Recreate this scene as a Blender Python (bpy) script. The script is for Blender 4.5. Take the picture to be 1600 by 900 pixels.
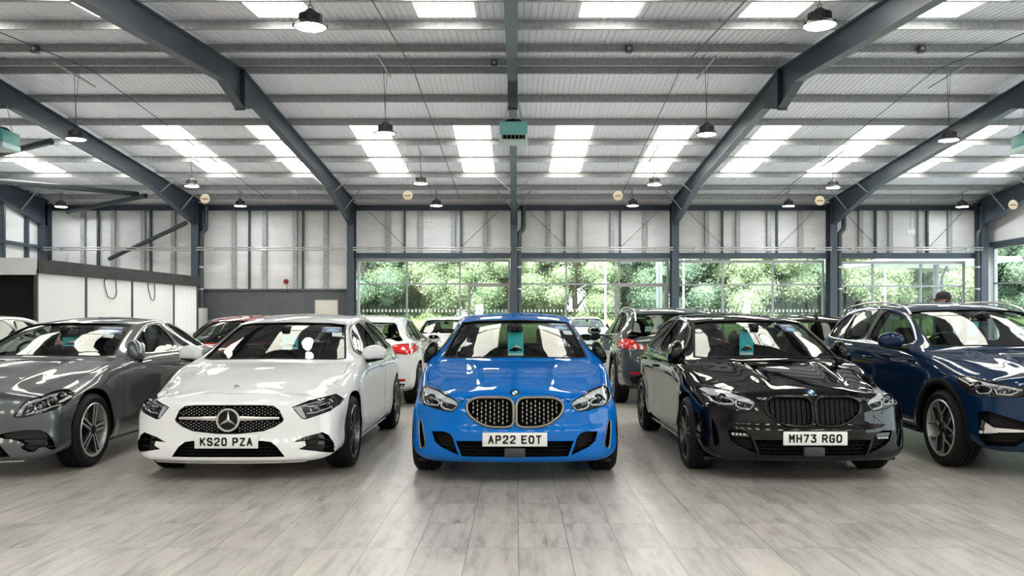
import bpy, bmesh, math, random
import numpy as np
from mathutils import Vector, Matrix
from mathutils.bvhtree import BVHTree
from mathutils.geometry import delaunay_2d_cdt
from mathutils.interpolate import poly_3d_calc

for o in list(bpy.data.objects):
    bpy.data.objects.remove(o)
scene = bpy.context.scene
COL = scene.collection
PI = math.pi
random.seed(7)

# ------------------------------------------------------------------ camera, world, lights, exposure
F = 1325.0                      # focal length in pixels of the 1600 px wide frame
CX, HY = 806.0, 497.0           # vanishing point of the depth direction
CAM_H = 1.36
cd = bpy.data.cameras.new('camera')
cd.sensor_width = 36.0
cd.lens = F / 1600 * 36
cd.shift_x = (800 - CX) / 1600
cd.shift_y = (HY - 450) / 1600
cd.clip_start = 0.05
cd.clip_end = 400
cam = bpy.data.objects.new('camera', cd)
COL.objects.link(cam)
cam.location = (0, 0, CAM_H)
cam.rotation_euler = (PI / 2, 0, 0)
scene.camera = cam

vs = scene.view_settings
vs.view_transform = 'Standard'
vs.look = 'None'
vs.exposure = 0.48
vs.gamma = 1.0
vs.use_curve_mapping = False
scene.cycles.use_denoising = True
scene.cycles.use_adaptive_sampling = False
scene.cycles.max_bounces = 16
scene.cycles.diffuse_bounces = 10
scene.cycles.glossy_bounces = 5
scene.cycles.transmission_bounces = 6
scene.cycles.transparent_max_bounces = 12
scene.cycles.sample_clamp_indirect = 6.0
scene.cycles.caustics_reflective = False
scene.cycles.caustics_refractive = False

world = bpy.data.worlds.new('sky')
scene.world = world
world.use_nodes = True
wn = world.node_tree.nodes
bgn = wn['Background']
bgn.inputs[0].default_value = (0.86, 0.93, 1.0, 1)
bgn.inputs[1].default_value = 3.7
SKYLIGHT_POWER = 8.0
LAMP_POWER = 85.0
sun = bpy.data.lights.new('sun', 'SUN')
sun.energy = 8
sun.angle = math.radians(6)
sun.color = (1.0, 0.96, 0.88)
so = bpy.data.objects.new('sun', sun)
COL.objects.link(so)
so.rotation_euler = (math.radians(48), 0, math.radians(-25))

# ------------------------------------------------------------------ materials
MATS = {}
def mat(name, col=(.5, .5, .5), rough=.5, metal=0.0, coat=0.0, emit=None, estr=0.0, spec=.5, coat_rough=.03):
    if name in MATS:
        return MATS[name]
    m = bpy.data.materials.new(name)
    m.use_nodes = True
    b = m.node_tree.nodes['Principled BSDF']
    b.inputs['Base Color'].default_value = (*col, 1)
    b.inputs['Roughness'].default_value = rough
    b.inputs['Metallic'].default_value = metal
    b.inputs['Coat Weight'].default_value = coat
    b.inputs['Coat Roughness'].default_value = coat_rough
    b.inputs['Specular IOR Level'].default_value = spec
    if emit:
        b.inputs['Emission Color'].default_value = (*emit, 1)
        b.inputs['Emission Strength'].default_value = estr
    MATS[name] = m
    return m

def N(m, t, **kw):
    n = m.node_tree.nodes.new(t)
    for k, v in kw.items():
        setattr(n, k, v)
    return n
def L(m, a, b):
    m.node_tree.links.new(a, b)

def noise_mat(name, c1, c2, scale=8, rough=.6, metal=0.0, stretch=(1, 1, 1), detail=4, lo=.35, hi=.65, bump=0.0, coat=0.0):
    m = mat(name, c1, rough, metal, coat)
    b = m.node_tree.nodes['Principled BSDF']
    tc = N(m, 'ShaderNodeTexCoord'); mp = N(m, 'ShaderNodeMapping')
    mp.inputs['Scale'].default_value = stretch
    no = N(m, 'ShaderNodeTexNoise'); no.inputs['Scale'].default_value = scale; no.inputs['Detail'].default_value = detail
    rp = N(m, 'ShaderNodeValToRGB')
    rp.color_ramp.elements[0].position = lo; rp.color_ramp.elements[0].color = (*c1, 1)
    rp.color_ramp.elements[1].position = hi; rp.color_ramp.elements[1].color = (*c2, 1)
    L(m, tc.outputs['Object'], mp.inputs[0]); L(m, mp.outputs[0], no.inputs['Vector'])
    L(m, no.outputs['Fac'], rp.inputs[0]); L(m, rp.outputs[0], b.inputs['Base Color'])
    if bump:
        bp = N(m, 'ShaderNodeBump'); bp.inputs['Strength'].default_value = bump; bp.inputs['Distance'].default_value = .01
        L(m, no.outputs['Fac'], bp.inputs['Height']); L(m, bp.outputs[0], b.inputs['Normal'])
    return m

def glass_mat(name, tint, gl=1.0, base=0.04):
    m = bpy.data.materials.new(name); m.use_nodes = True
    nt = m.node_tree; nt.nodes.clear()
    out = N(m, 'ShaderNodeOutputMaterial')
    tr = N(m, 'ShaderNodeBsdfTransparent'); tr.inputs[0].default_value = (*tint, 1)
    g = N(m, 'ShaderNodeBsdfGlossy'); g.inputs['Roughness'].default_value = 0.01
    g.inputs[0].default_value = (gl, gl, gl, 1)
    fr = N(m, 'ShaderNodeFresnel')
    gm = N(m, 'ShaderNodeNewGeometry')
    io = N(m, 'ShaderNodeMath', operation='MULTIPLY_ADD'); io.inputs[1].default_value = 1 / 1.5 - 1.5; io.inputs[2].default_value = 1.5
    L(m, gm.outputs['Backfacing'], io.inputs[0]); L(m, io.outputs[0], fr.inputs[0])   # a thin sheet: same reflection from both faces
    mx = N(m, 'ShaderNodeMixShader')
    ad = N(m, 'ShaderNodeMath', operation='MULTIPLY_ADD'); ad.use_clamp = True
    ad.inputs[1].default_value = .36; ad.inputs[2].default_value = base - .04
    L(m, fr.outputs[0], ad.inputs[0]); L(m, ad.outputs[0], mx.inputs[0])
    L(m, tr.outputs[0], mx.inputs[1]); L(m, g.outputs[0], mx.inputs[2]); L(m, mx.outputs[0], out.inputs[0])
    MATS[name] = m
    return m

def paint(name, col, metal=0.0, rough=.4, coat=1.0):
    m = mat(name, col, rough, metal, coat=coat, coat_rough=.012, spec=0.0)
    return m

M_BLUE = paint('blue_paint', (.0005, .122, .46), .0, .4, .7)
M_WHITE = paint('white_paint', (.70, .71, .715), 0, .4)
M_GREY = paint('grey_paint', (.085, .094, .10), .55, .33, .9)
M_BLACK = paint('black_paint', (.002, .002, .0025), 0, .3, .85)
M_NAVY = paint('navy_paint', (.002, .017, .055), .2, .34, .75)
M_RED = paint('red_paint', (.30, .018, .012), .3, .35)
M_DGREEN = paint('dark_green_grey_paint', (.05, .068, .068), .4, .35)
M_GBLACK = mat('gloss_black', (.003, .003, .003), .15, 0, .25, spec=.2)
M_MBLACK = mat('matt_black_plastic', (.006, .006, .006), .6, spec=.15)
M_GAP = mat('dark_cavity', (.004, .004, .004), .9, spec=.05)
M_RUB = mat('tyre_rubber', (.008, .008, .0085), .65, spec=.2)
M_INT = mat('dark_upholstery', (.008, .008, .009), .85, spec=.1)
M_INTG = mat('grey_upholstery', (.09, .085, .08), .8)
M_CHROME = mat('chrome', (.80, .80, .80), .12, 1.0)
M_SATIN = mat('satin_silver', (.58, .57, .55), .35, .7)
M_BRONZE = mat('warm_satin_metal', (.24, .22, .195), .38, .9)
M_ALLOY = mat('machined_alloy', (.60, .60, .61), .35, .7)
M_DALLOY = mat('dark_alloy', (.05, .05, .052), .35, .7)
M_PLATE = mat('plate_white', (.70, .71, .70), .4)
M_INK = mat('plate_black', (.008, .008, .008), .5)
M_LENSIN = mat('lamp_housing', (.02, .02, .022), .3, .5)
M_DRL = mat('lamp_light_guide', (.52, .53, .54), .3, .1)
M_REFL = mat('lamp_reflector', (.32, .33, .35), .2, 1.0)
M_LENS = mat('projector_lens', (.04, .045, .05), .04, 0, 1.0)
M_REDLAMP = mat('red_lamp_plastic', (.42, .006, .008), .1, 0, 1.0)
M_DISC = mat('brake_disc_steel', (.28, .28, .28), .35, .9)
M_TEAL = mat('teal_card', (.02, .50, .58), .5)
M_CARDW = mat('white_card', (.72, .76, .76), .5)
M_PURPLE = mat('purple_print', (.10, .075, .26), .45)
M_LBLUE = mat('light_blue_print', (.25, .52, .72), .45)
M_BADGEBLUE = mat('badge_blue', (.04, .30, .62), .25)
M_GLASS = glass_mat('tinted_car_glass', (.88, .91, .90))
M_SGLASS = glass_mat('side_car_glass', (.60, .64, .62))
M_RGLASS = glass_mat('privacy_glass', (.32, .35, .34))
M_CLEAR = glass_mat('clear_lamp_cover', (.93, .94, .95))
M_PANE = glass_mat('window_pane', (.93, .97, .95))
M_MIRROR = mat('mirror_glass', (.7, .7, .7), .03, 1.0)

# ------------------------------------------------------------------ mesh helpers
class MB:
    def __init__(s):
        s.v, s.f, s.m = [], [], []
    def add(s, vs, fs, mi=0):
        b = len(s.v)
        s.v += [tuple(v) for v in vs]
        s.f += [tuple(b + i for i in f) for f in fs]
        s.m += [mi] * len(fs)
    def box(s, x0, x1, y0, y1, z0, z1, mi=0, M=None):
        vs = [Vector(p) for p in ((x0, y0, z0), (x1, y0, z0), (x1, y1, z0), (x0, y1, z0), (x0, y0, z1), (x1, y0, z1), (x1, y1, z1), (x0, y1, z1))]
        if M is not None:
            vs = [M @ v for v in vs]
        s.add(vs, ((0, 3, 2, 1), (4, 5, 6, 7), (0, 1, 5, 4), (1, 2, 6, 5), (2, 3, 7, 6), (3, 0, 4, 7)), mi)
    def rbox(s, x0, x1, y0, y1, z0, z1, r=.01, mi=0, M=None, seg=2):
        bm = bmesh.new()
        bmesh.ops.create_cube(bm, size=1)
        for v in bm.verts:
            v.co = Vector(((x0 + x1) / 2 + v.co.x * (x1 - x0), (y0 + y1) / 2 + v.co.y * (y1 - y0), (z0 + z1) / 2 + v.co.z * (z1 - z0)))
        bmesh.ops.bevel(bm, geom=bm.edges[:], offset=r, segments=seg, profile=.5, affect='EDGES')
        bm.verts.index_update()
        vs = [(M @ v.co) if M is not None else v.co.copy() for v in bm.verts]
        s.add(vs, [[v.index for v in f.verts] for f in bm.faces], mi)
        bm.free()
    def tube(s, pts, r, seg=8, closed=False, mi=0, r2=None, up=None):
        """sweep an ellipse (r across, r2 along 'up') along pts"""
        pts = [Vector(p) for p in pts]
        n = len(pts)
        r2 = r if r2 is None else r2
        vs, fs = [], []
        ref = Vector(up) if up is not None else None
        prev = None
        for i, p in enumerate(pts):
            if closed:
                t = pts[(i + 1) % n] - pts[i - 1]
            else:
                t = pts[min(i + 1, n - 1)] - pts[max(i - 1, 0)]
            if t.length < 1e-9:
                t = Vector((0, 0, 1))
            t.normalize()
            u = ref if ref is not None else (prev if prev is not None else (Vector((0, 0, 1)) if abs(t.z) < .9 else Vector((1, 0, 0))))
            a = t.cross(u)
            if a.length < 1e-6:
                a = t.orthogonal()
            a.normalize()
            b = a.cross(t).normalized()
            prev = b
            rr = r[i] if isinstance(r, (list, tuple)) else r
            rr2 = r2[i] if isinstance(r2, (list, tuple)) else r2
            for k in range(seg):
                an = 2 * PI * k / seg + PI / seg
                vs.append(p + a * math.cos(an) * rr + b * math.sin(an) * rr2)
        m = n if closed else n - 1
        for i in range(m):
            j = (i + 1) % n
            for k in range(seg):
                l = (k + 1) % seg
                fs.append((i * seg + k, j * seg + k, j * seg + l, i * seg + l))
        if not closed:
            fs.append(tuple(range(seg - 1, -1, -1)))
            fs.append(tuple((n - 1) * seg + k for k in range(seg)))
        s.add(vs, fs, mi)
    def lathe(s, prof, seg=32, M=None, mi=0, closed_prof=False):
        """prof = [(r, h)] revolved around +Z"""
        vs, fs = [], []
        n = len(prof)
        for k in range(seg):
            a = 2 * PI * k / seg
            for r, h in prof:
                v = Vector((r * math.cos(a), r * math.sin(a), h))
                vs.append(M @ v if M is not None else v)
        for k in range(seg):
            l = (k + 1) % seg
            for i in range(n if closed_prof else n - 1):
                j = (i + 1) % n
                fs.append((k * n + i, l * n + i, l * n + j, k * n + j))
        if not closed_prof:
            if prof[0][0] > 1e-5:
                fs.append(tuple(k * n for k in range(seg - 1, -1, -1)))
            if prof[-1][0] > 1e-5:
                fs.append(tuple(k * n + n - 1 for k in range(seg)))
        s.add(vs, fs, mi)
    def ell(s, c, rx, ry, rz, mi=0, M=None, e=1.0, us=20, vsn=12):
        vs, fs = [], []
        sg = lambda v: math.copysign(abs(v) ** e, v)
        for i in range(vsn + 1):
            th = -PI / 2 + PI * i / vsn
            for k in range(us):
                ph = 2 * PI * k / us
                v = Vector((rx * sg(math.cos(th)) * sg(math.cos(ph)), ry * sg(math.cos(th)) * sg(math.sin(ph)), rz * sg(math.sin(th))))
                v = (M @ v if M is not None else v) + Vector(c)
                vs.append(v)
        for i in range(vsn):
            for k in range(us):
                l = (k + 1) % us
                fs.append((i * us + k, i * us + l, (i + 1) * us + l, (i + 1) * us + k))
        s.add(vs, fs, mi)
    def mesh(s, name, mats):
        me = bpy.data.meshes.new(name)
        me.from_pydata(s.v, [], s.f)
        for m in mats:
            me.materials.append(m)
        if len(mats) > 1:
            me.polygons.foreach_set('material_index', s.m)
        bm = bmesh.new(); bm.from_mesh(me)
        bmesh.ops.remove_doubles(bm, verts=bm.verts, dist=1e-5)
        bmesh.ops.recalc_face_normals(bm, faces=bm.faces)
        bm.to_mesh(me); bm.free()
        return me
    def build(s, name, mats, parent=None, smooth=40):
        if not isinstance(mats, (list, tuple)):
            mats = [mats]
        me = s.mesh(name, mats)
        return link(name, me, parent, smooth)

def link(name, me, parent=None, smooth=40):
    if smooth:
        me.polygons.foreach_set('use_smooth', [True] * len(me.polygons))
        try:
            me.set_sharp_from_angle(angle=math.radians(smooth))
        except Exception:
            pass
    o = bpy.data.objects.new(name, me)
    COL.objects.link(o)
    if parent is not None:
        o.parent = parent
    return o

def tag(o, label=None, cat=None, group=None, kind=None):
    if label: o['label'] = label
    if cat: o['category'] = cat
    if group: o['group'] = group
    if kind: o['kind'] = kind
    return o

def empty(name, loc=(0, 0, 0), rz=0.0):
    o = bpy.data.objects.new(name, None)
    COL.objects.link(o)
    o.location = loc
    o.rotation_euler = (0, 0, rz)
    o.empty_display_size = .1
    return o

def dup(o, loc=None, label=None, parent=None):
    c = o.copy()
    COL.objects.link(c)
    if parent is not None:
        c.parent = parent
    if loc is not None:
        c.location = loc
    if label:
        c['label'] = label
    for ch in list(o.children):
        dup(ch, None, None, c)
    return c

def at(px, py, d):
    return Vector(((px - CX) / F * d, d, CAM_H + (HY - py) / F * d))
def pX(px, d):
    return (px - CX) / F * d
def pZ(py, d):
    return CAM_H + (HY - py) / F * d

def pchip(tab):
    xs = np.array([t[0] for t in tab], float); ys = np.array([t[1] for t in tab], float)
    h = np.diff(xs); dl = np.diff(ys) / h
    m = np.zeros(len(xs))
    m[0], m[-1] = dl[0], dl[-1]
    for i in range(1, len(xs) - 1):
        if dl[i - 1] * dl[i] > 0:
            w1, w2 = 2 * h[i] + h[i - 1], h[i] + 2 * h[i - 1]
            m[i] = (w1 + w2) / (w1 / dl[i - 1] + w2 / dl[i])
    def f(x):
        x = min(max(x, xs[0]), xs[-1])
        i = min(max(int(np.searchsorted(xs, x) - 1), 0), len(h) - 1)
        t = (x - xs[i]) / h[i]
        return float((2*t**3 - 3*t**2 + 1)*ys[i] + (t**3 - 2*t**2 + t)*h[i]*m[i] + (-2*t**3 + 3*t**2)*ys[i+1] + (t**3 - t**2)*h[i]*m[i+1])
    return f

def sstep(x, a, b):
    t = min(max((x - a) / (b - a), 0), 1)
    return t * t * (3 - 2 * t)

def resample(poly, h, closed=True):
    out = []
    n = len(poly)
    for i in range(n if closed else n - 1):
        a = Vector(poly[i]); b = Vector(poly[(i + 1) % n])
        k = max(1, int(math.ceil((b - a).length / h)))
        for j in range(k):
            out.append(a.lerp(b, j / k))
    if not closed:
        out.append(Vector(poly[-1]))
    return out

def smooth_poly(poly, it=2, closed=True):
    """round the corners of a polygon (corner cutting)"""
    p = [Vector(q) for q in poly]
    for _ in range(it):
        q = []
        n = len(p)
        rng = range(n) if closed else range(n - 1)
        if not closed: q.append(p[0])
        for i in rng:
            a, b = p[i], p[(i + 1) % n]
            q.append(a.lerp(b, .22)); q.append(a.lerp(b, .78))
        if not closed: q.append(p[-1])
        p = q
    return p

def mirror_x(poly):
    return [Vector((-p[0], p[1])) for p in reversed(poly)]
def full(half):
    """half outline from the centre line round to the centre line -> whole outline"""
    return [Vector(p) for p in half] + [Vector((-p[0], p[1])) for p in reversed(half) if abs(p[0]) > 1e-4]

def offset_poly(poly, d):
    n = len(poly)
    P = [Vector(p) for p in poly]
    area = sum(P[i].x * P[(i + 1) % n].y - P[(i + 1) % n].x * P[i].y for i in range(n))
    sg = 1 if area > 0 else -1
    out = []
    for i in range(n):
        e1 = (P[i] - P[i - 1]); e2 = (P[(i + 1) % n] - P[i])
        if e1.length < 1e-9 or e2.length < 1e-9:
            out.append(P[i]); continue
        n1 = Vector((e1.y, -e1.x)).normalized() * sg; n2 = Vector((e2.y, -e2.x)).normalized() * sg
        nn = n1 + n2
        if nn.length < 1e-6: nn = n1
        nn.normalize()
        out.append(P[i] + nn * d / max(.5, nn.dot(n1)))
    return out

def inside(p, poly):
    x, y = p
    c = False
    n = len(poly)
    j = n - 1
    for i in range(n):
        xi, yi = poly[i]; xj, yj = poly[j]
        if (yi > y) != (yj > y) and x < (xj - xi) * (y - yi) / (yj - yi) + xi:
            c = not c
        j = i
    return c

def triangulate(poly, h):
    """outline -> (points, triangles, boundary loop) with an interior grid of spacing h"""
    b = resample(poly, h)
    n = len(b)
    xs = [p.x for p in b]; ys = [p.y for p in b]
    pts = list(b)
    small = offset_poly(b, -h * .45) if n > 8 else b
    x = min(xs) + h * .5
    while x < max(xs):
        y = min(ys) + h * .5
        while y < max(ys):
            if inside((x, y), b) and min((p.x - x) ** 2 + (p.y - y) ** 2 for p in b) > (h * .45) ** 2:
                pts.append(Vector((x, y)))
            y += h
        x += h
    r = delaunay_2d_cdt(pts, [], [list(range(n))], 1, 1e-7)
    V, Fc = r[0], [f for f in r[2] if len(f) >= 3]
    cnt = {}
    for f in Fc:
        for i in range(len(f)):
            e = (f[i], f[(i + 1) % len(f)])
            cnt[e] = 1
    bnd = [e for e in cnt if (e[1], e[0]) not in cnt]
    return V, Fc, bnd

# ------------------------------------------------------------------ car bodies
def boolean(me, cut, op='DIFFERENCE'):
    a = bpy.data.objects.new('ta', me); b = bpy.data.objects.new('tb', cut)
    COL.objects.link(a); COL.objects.link(b)
    res = None
    for solver in ('MANIFOLD', 'EXACT'):
        md = a.modifiers.new('b', 'BOOLEAN'); md.operation = op; md.object = b; md.solver = solver
        dg = bpy.context.evaluated_depsgraph_get(); dg.update()
        res = bpy.data.meshes.new_from_object(a.evaluated_get(dg))
        a.modifiers.clear()
        if len(res.polygons) > 0 and (op == 'INTERSECT' or len(res.polygons) != len(me.polygons)):
            break
    bpy.data.objects.remove(a); bpy.data.objects.remove(b)
    return res

def rounded(pts, rad, div, narc=4):
    """polyline with rounded corners and a fixed number of points"""
    P = [Vector(p) for p in pts]
    n = len(P)
    starts, ends = [None] * n, [None] * n
    for i in range(n):
        if 0 < i < n - 1:
            r1 = min(rad[i], (P[i] - P[i - 1]).length * .45); r2 = min(rad[i], (P[i + 1] - P[i]).length * .45)
            starts[i] = P[i].lerp(P[i - 1], r1 / max(1e-9, (P[i] - P[i - 1]).length))
            ends[i] = P[i].lerp(P[i + 1], r2 / max(1e-9, (P[i + 1] - P[i]).length))
        else:
            starts[i] = ends[i] = P[i]
    out = []
    for i in range(n - 1):
        if 0 < i:
            for k in range(narc):
                t = k / narc
                out.append((1 - t) ** 2 * starts[i] + 2 * t * (1 - t) * P[i] + t * t * ends[i])
        a, b = ends[i], starts[i + 1]
        for k in range(div[i]):
            out.append(a.lerp(b, k / div[i]))
    out.append(P[-1])
    return out

class Car:
    def __init__(s, spec, X, D, yaw=0.0):
        s.s = spec; s.X = X; s.D = D; s.yaw = yaw
        s.W = Matrix.Translation((X, D, 0)) @ Matrix.Rotation(yaw, 4, 'Z')
        s.Wi = s.W.inverted()
        T = {k: pchip(v) for k, v in spec['tab'].items()}
        s.T = T
        s.L = Lg = spec['L']
        # stations
        r = spec.get('r', .05)
        st = []
        ths = [0, 12, 24, 38, 52, 68, 90]
        for th in ths:
            a = math.radians(th); st.append((r * (1 - math.cos(a)), r * (1 - math.sin(a))))
        n = int((Lg - 2 * r) / .036)
        for i in range(1, n):
            st.append((r + (Lg - 2 * r) * i / n, 0))
        for th in reversed(ths):
            a = math.radians(th); st.append((Lg - r * (1 - math.cos(a)), r * (1 - math.sin(a))))
        rings = [s.contour(y, ins) for y, ins in st]
        m = len(rings[0])
        V = []
        for (y, ins), rg in zip(st, rings):
            V += [s.shear(p.x, y, p.y) for p in rg]
        Fc = []
        for i in range(len(st) - 1):
            for k in range(m):
                l = (k + 1) % m
                Fc.append((i * m + k, i * m + l, (i + 1) * m + l, (i + 1) * m + k))
        # end caps
        for end in (0, 1):
            y = st[0][0] if end == 0 else st[-1][0]
            rg = rings[0] if end == 0 else rings[-1]
            base = 0 if end == 0 else (len(st) - 1) * m
            zc = (min(p.y for p in rg) + max(p.y for p in rg)) / 2
            last = [base + k for k in range(m)]
            NR = 22
            for q in range(1, NR):
                k_ = 1 - q / NR
                cur = []
                for p in rg:
                    cur.append(len(V)); V.append(s.shear(p.x * k_, y, zc + (p.y - zc) * k_))
                for k in range(m):
                    l = (k + 1) % m
                    f = (last[k], cur[k], cur[l], last[l])
                    Fc.append(f if end == 0 else f[::-1])
                last = cur
            c = len(V); V.append(s.shear(0, y, zc))
            for k in range(m):
                l = (k + 1) % m
                f = (last[k], c, last[l])
                Fc.append(f if end == 0 else f[::-1])
        me = bpy.data.meshes.new('b'); me.from_pydata(V, [], Fc)
        bm = bmesh.new(); bm.from_mesh(me)
        bmesh.ops.recalc_face_normals(bm, faces=bm.faces)
        if bm.calc_volume(signed=True) < 0:
            bmesh.ops.reverse_faces(bm, faces=bm.faces)
        # gentle smoothing of the whole shell
        for _ in range(spec.get('smooth', 2)):
            bmesh.ops.smooth_vert(bm, verts=bm.verts, factor=.5, use_axis_x=True, use_axis_y=True, use_axis_z=True)
        bm.normal_update()
        bm.verts.ensure_lookup_table(); bm.faces.ensure_lookup_table()
        s.V = [v.co.copy() for v in bm.verts]; s.VN = [v.normal.copy() for v in bm.verts]
        s.F = [[v.index for v in f.verts] for f in bm.faces]
        s.bvh = BVHTree.FromPolygons(s.V, s.F)
        bm.to_mesh(me); bm.free()
        s.me = me
        s.root = empty(spec.get('name', 'hatchback_car'), (X, D, 0), yaw)
    def contour(s, y, ins):
        T = s.T
        w = T['w'](y); zb = T['zb'](y); zsh = T['zsh'](y); wb = T['wb'](y); zbelt = T['zbelt'](y)
        wr = T['wr'](y); zt = T['zt'](y)
        sp = s.s
        lag = sp.get('lag', .15)
        drop = T['drop'](y)
        zr = min(T['zt'](y - lag), T['zt'](y + lag * .9), zt) - drop
        zr = max(zr, zbelt + .012)
        zt = max(zt, zr + .012)
        zm = zb + (zsh - zb) * .45; zl = zb + (zsh - zb) * .3
        pts = [(0, zb), (.80 * w, zb), (.945 * w, zb + .035), (.99 * w, zl), (sp.get('waist', .972) * w, zm + .05), (w, zsh), (wb, zbelt), (wr, zr)]
        nx = 24
        par = []
        for i in range(1, nx + 1):
            x = wr * (1 - i / nx)
            par.append((x, zt - (zt - zr) * (x / wr) ** 2))
        base = rounded(pts + [par[1]], [0, .05, .05, .1, .12, .09, .06, .06, 0], [6, 2, 4, 5, 5, 6, 14, 1])
        half = base + [Vector(p) for p in par[2:]]
        # bonnet creases
        xr = T['xr'](y); ch = T['ch'](y)
        if ch > 1e-5:
            for p in half:
                if p.y > zr - .1 and p.x < wr + .02:
                    p.y += ch * math.exp(-((p.x - xr) / .042) ** 2)
        # arch flare
        if sp.get('flare', .012):
            for ya in sp['axles']:
                for p in half:
                    d = math.hypot(y - ya, p.y - sp['R'])
                    if p.x > w * .85:
                        p.x += sp.get('flare', .012) * math.exp(-((d - sp['R'] - .05) / .06) ** 2)
        if ins:
            zc = (zb + zt) / 2; hw = w; hh = (zt - zb) / 2
            for p in half:
                p.x *= (hw - ins) / hw; p.y = zc + (p.y - zc) * (hh - ins) / hh
        return half + [Vector((-p.x, p.y)) for p in half[-2:0:-1]]
    def shear(s, x, y, z):
        sp = s.s
        def pl(x, a, w, n):
            t = min(abs(x) / w, 1.0)
            return a * (1 - (1 - t ** n) ** (1 / n))
        y1 = y
        if y < 1.4:
            a, n, w = sp['nose']
            f = pl(x, a, w, n) + s.T['q'](z)
            y1 = y + f * (1 - sstep(y, 0, 1.4))
        if s.L - y < 1.2:
            a, n, w = sp['tail']
            f = pl(x, a, w, n) + s.T['qr'](z)
            y1 = y - f * (1 - sstep(s.L - y, 0, 1.2))
        return (x, y1, z)
    # ---- projecting onto the shell
    def cast(s, d, u, v):
        if d == 'front': o, r = Vector((u, -4, v)), Vector((0, 1, 0))
        elif d == 'rear': o, r = Vector((u, s.L + 4, v)), Vector((0, -1, 0))
        elif d == 'left': o, r = Vector((-4, u, v)), Vector((1, 0, 0))
        elif d == 'right': o, r = Vector((4, u, v)), Vector((-1, 0, 0))
        else: o, r = Vector((u, v, 4)), Vector((0, 0, -1))
        p, n, i, _ = s.bvh.ray_cast(o, r)
        if p is None:
            g = {'front': Vector((u, .4, v)), 'rear': Vector((u, s.L - .3, v)), 'left': Vector((-.9, u, v)), 'right': Vector((.9, u, v)), 'top': Vector((u, v, 1.0))}[d]
            p, n, i, _ = s.bvh.find_nearest(g)
        return p, s.nrm(p, i), r
    def nrm(s, p, i):
        f = s.F[i]
        w = poly_3d_calc([s.V[k] for k in f], p)
        n = Vector((0, 0, 0))
        for k, wk in zip(f, w):
            n += s.VN[k] * wk
        return n.normalized() if n.length > 1e-6 else s.VN[f[0]]
    def px(s, pts, ox=0, oy=0, k=1.0, out='front'):
        """points read off the photograph -> where those sight lines meet the shell"""
        res = []
        o = s.Wi @ Vector((0, 0, CAM_H))
        for x, y in pts:
            X, Y = ox + x / k, oy + y / k
            d = (s.Wi.to_3x3() @ Vector(((X - CX) / F, 1, (HY - Y) / F))).normalized()
            p, n, i, _ = s.bvh.ray_cast(o, d)
            if p is None:
                g = o + d * (s.D + .5)
                p, n, i, _ = s.bvh.find_nearest(g)
            res.append(Vector((p.x, p.z)) if out == 'front' else (Vector((p.y, p.z)) if out == 'side' else Vector((p.x, p.y))))
        return res
    def patch_mb(s, mb, outline, d, off=0.0, thick=.004, h=.03, mi=0):
        V, Fc, bnd = triangulate(outline, h)
        n = len(V)
        a, b = [], []
        for v in V:
            p, nn, r = s.cast(d, v.x, v.y)
            a.append(p + nn * off); b.append(p + nn * (off - thick))
        fs = [tuple(f) for f in Fc] + [tuple(n + i for i in reversed(f)) for f in Fc]
        fs += [(e[1], e[0], n + e[0], n + e[1]) for e in bnd]
        mb.add(a + b, fs, mi)
    def patch(s, name, outline, d, off, thick, m, parent=None, h=.03, smooth=35):
        mb = MB(); s.patch_mb(mb, outline, d, off, thick, h)
        return mb.build(name, m, parent or s.root, smooth)
    def prism_mb(s, mb, outline, d, depth, h=.05, flat=None):
        V, Fc, bnd = triangulate(outline, h)
        n = len(V)
        a, b = [], []
        for v in V:
            p, nn, r = s.cast(d, v.x, v.y)
            back = p + r * depth
            fr = p - r * .30
            a.append(fr); b.append(back)
        fs = [tuple(f) for f in Fc] + [tuple(n + i for i in reversed(f)) for f in Fc]
        fs += [(e[1], e[0], n + e[0], n + e[1]) for e in bnd]
        mb.add(a + b, fs)
    def prisms(s, items):
        mb = MB()
        for it in items:
            s.prism_mb(mb, *it)
        return mb.mesh('c', [])
    def line3(s, pts, d, off=0.0):
        out = []
        for p in pts:
            q, n, r = s.cast(d, p[0], p[1])
            out.append(q + n * off)
        return out
    def tube_on(s, mb, pts, d, off, r, r2=None, closed=True, mi=0, h=.03, seg=8):
        P = s.line3(resample(pts, h, closed), d, off)
        mb.tube(P, r, seg, closed, mi, r2)
    def finalize(s, me, mats):
        """assign paint outside and dark inside, and take the smooth shell's normals"""
        me.materials.clear()
        for m in mats:
            me.materials.append(m)
        nv = len(me.vertices)
        cache = [None] * nv
        polys = me.polygons
        nl = [None] * len(me.loops)
        mi = [0] * len(polys)
        for v in me.vertices:
            p, n, i, dist = s.bvh.find_nearest(v.co)
            cache[v.index] = (dist, s.nrm(p, i) if dist < .003 else None)
        for p in polys:
            ok = all(cache[k][0] < .003 for k in p.vertices)
            if ok:
                c = p.center; q, n, i, dist = s.bvh.find_nearest(c)
                ok = dist < .006 and n.dot(p.normal) > .5
            mi[p.index] = 0 if ok else 1
            for li, k in zip(p.loop_indices, p.vertices):
                nn = cache[k][1] if ok else None
                nl[li] = nn if nn is not None and nn.dot(p.normal) > .4 else p.normal.copy()
        polys.foreach_set('material_index', mi)
        polys.foreach_set('use_smooth', [True] * len(polys))
        me.normals_split_custom_set([tuple(n) for n in nl])
        me.update()
        return me
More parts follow.
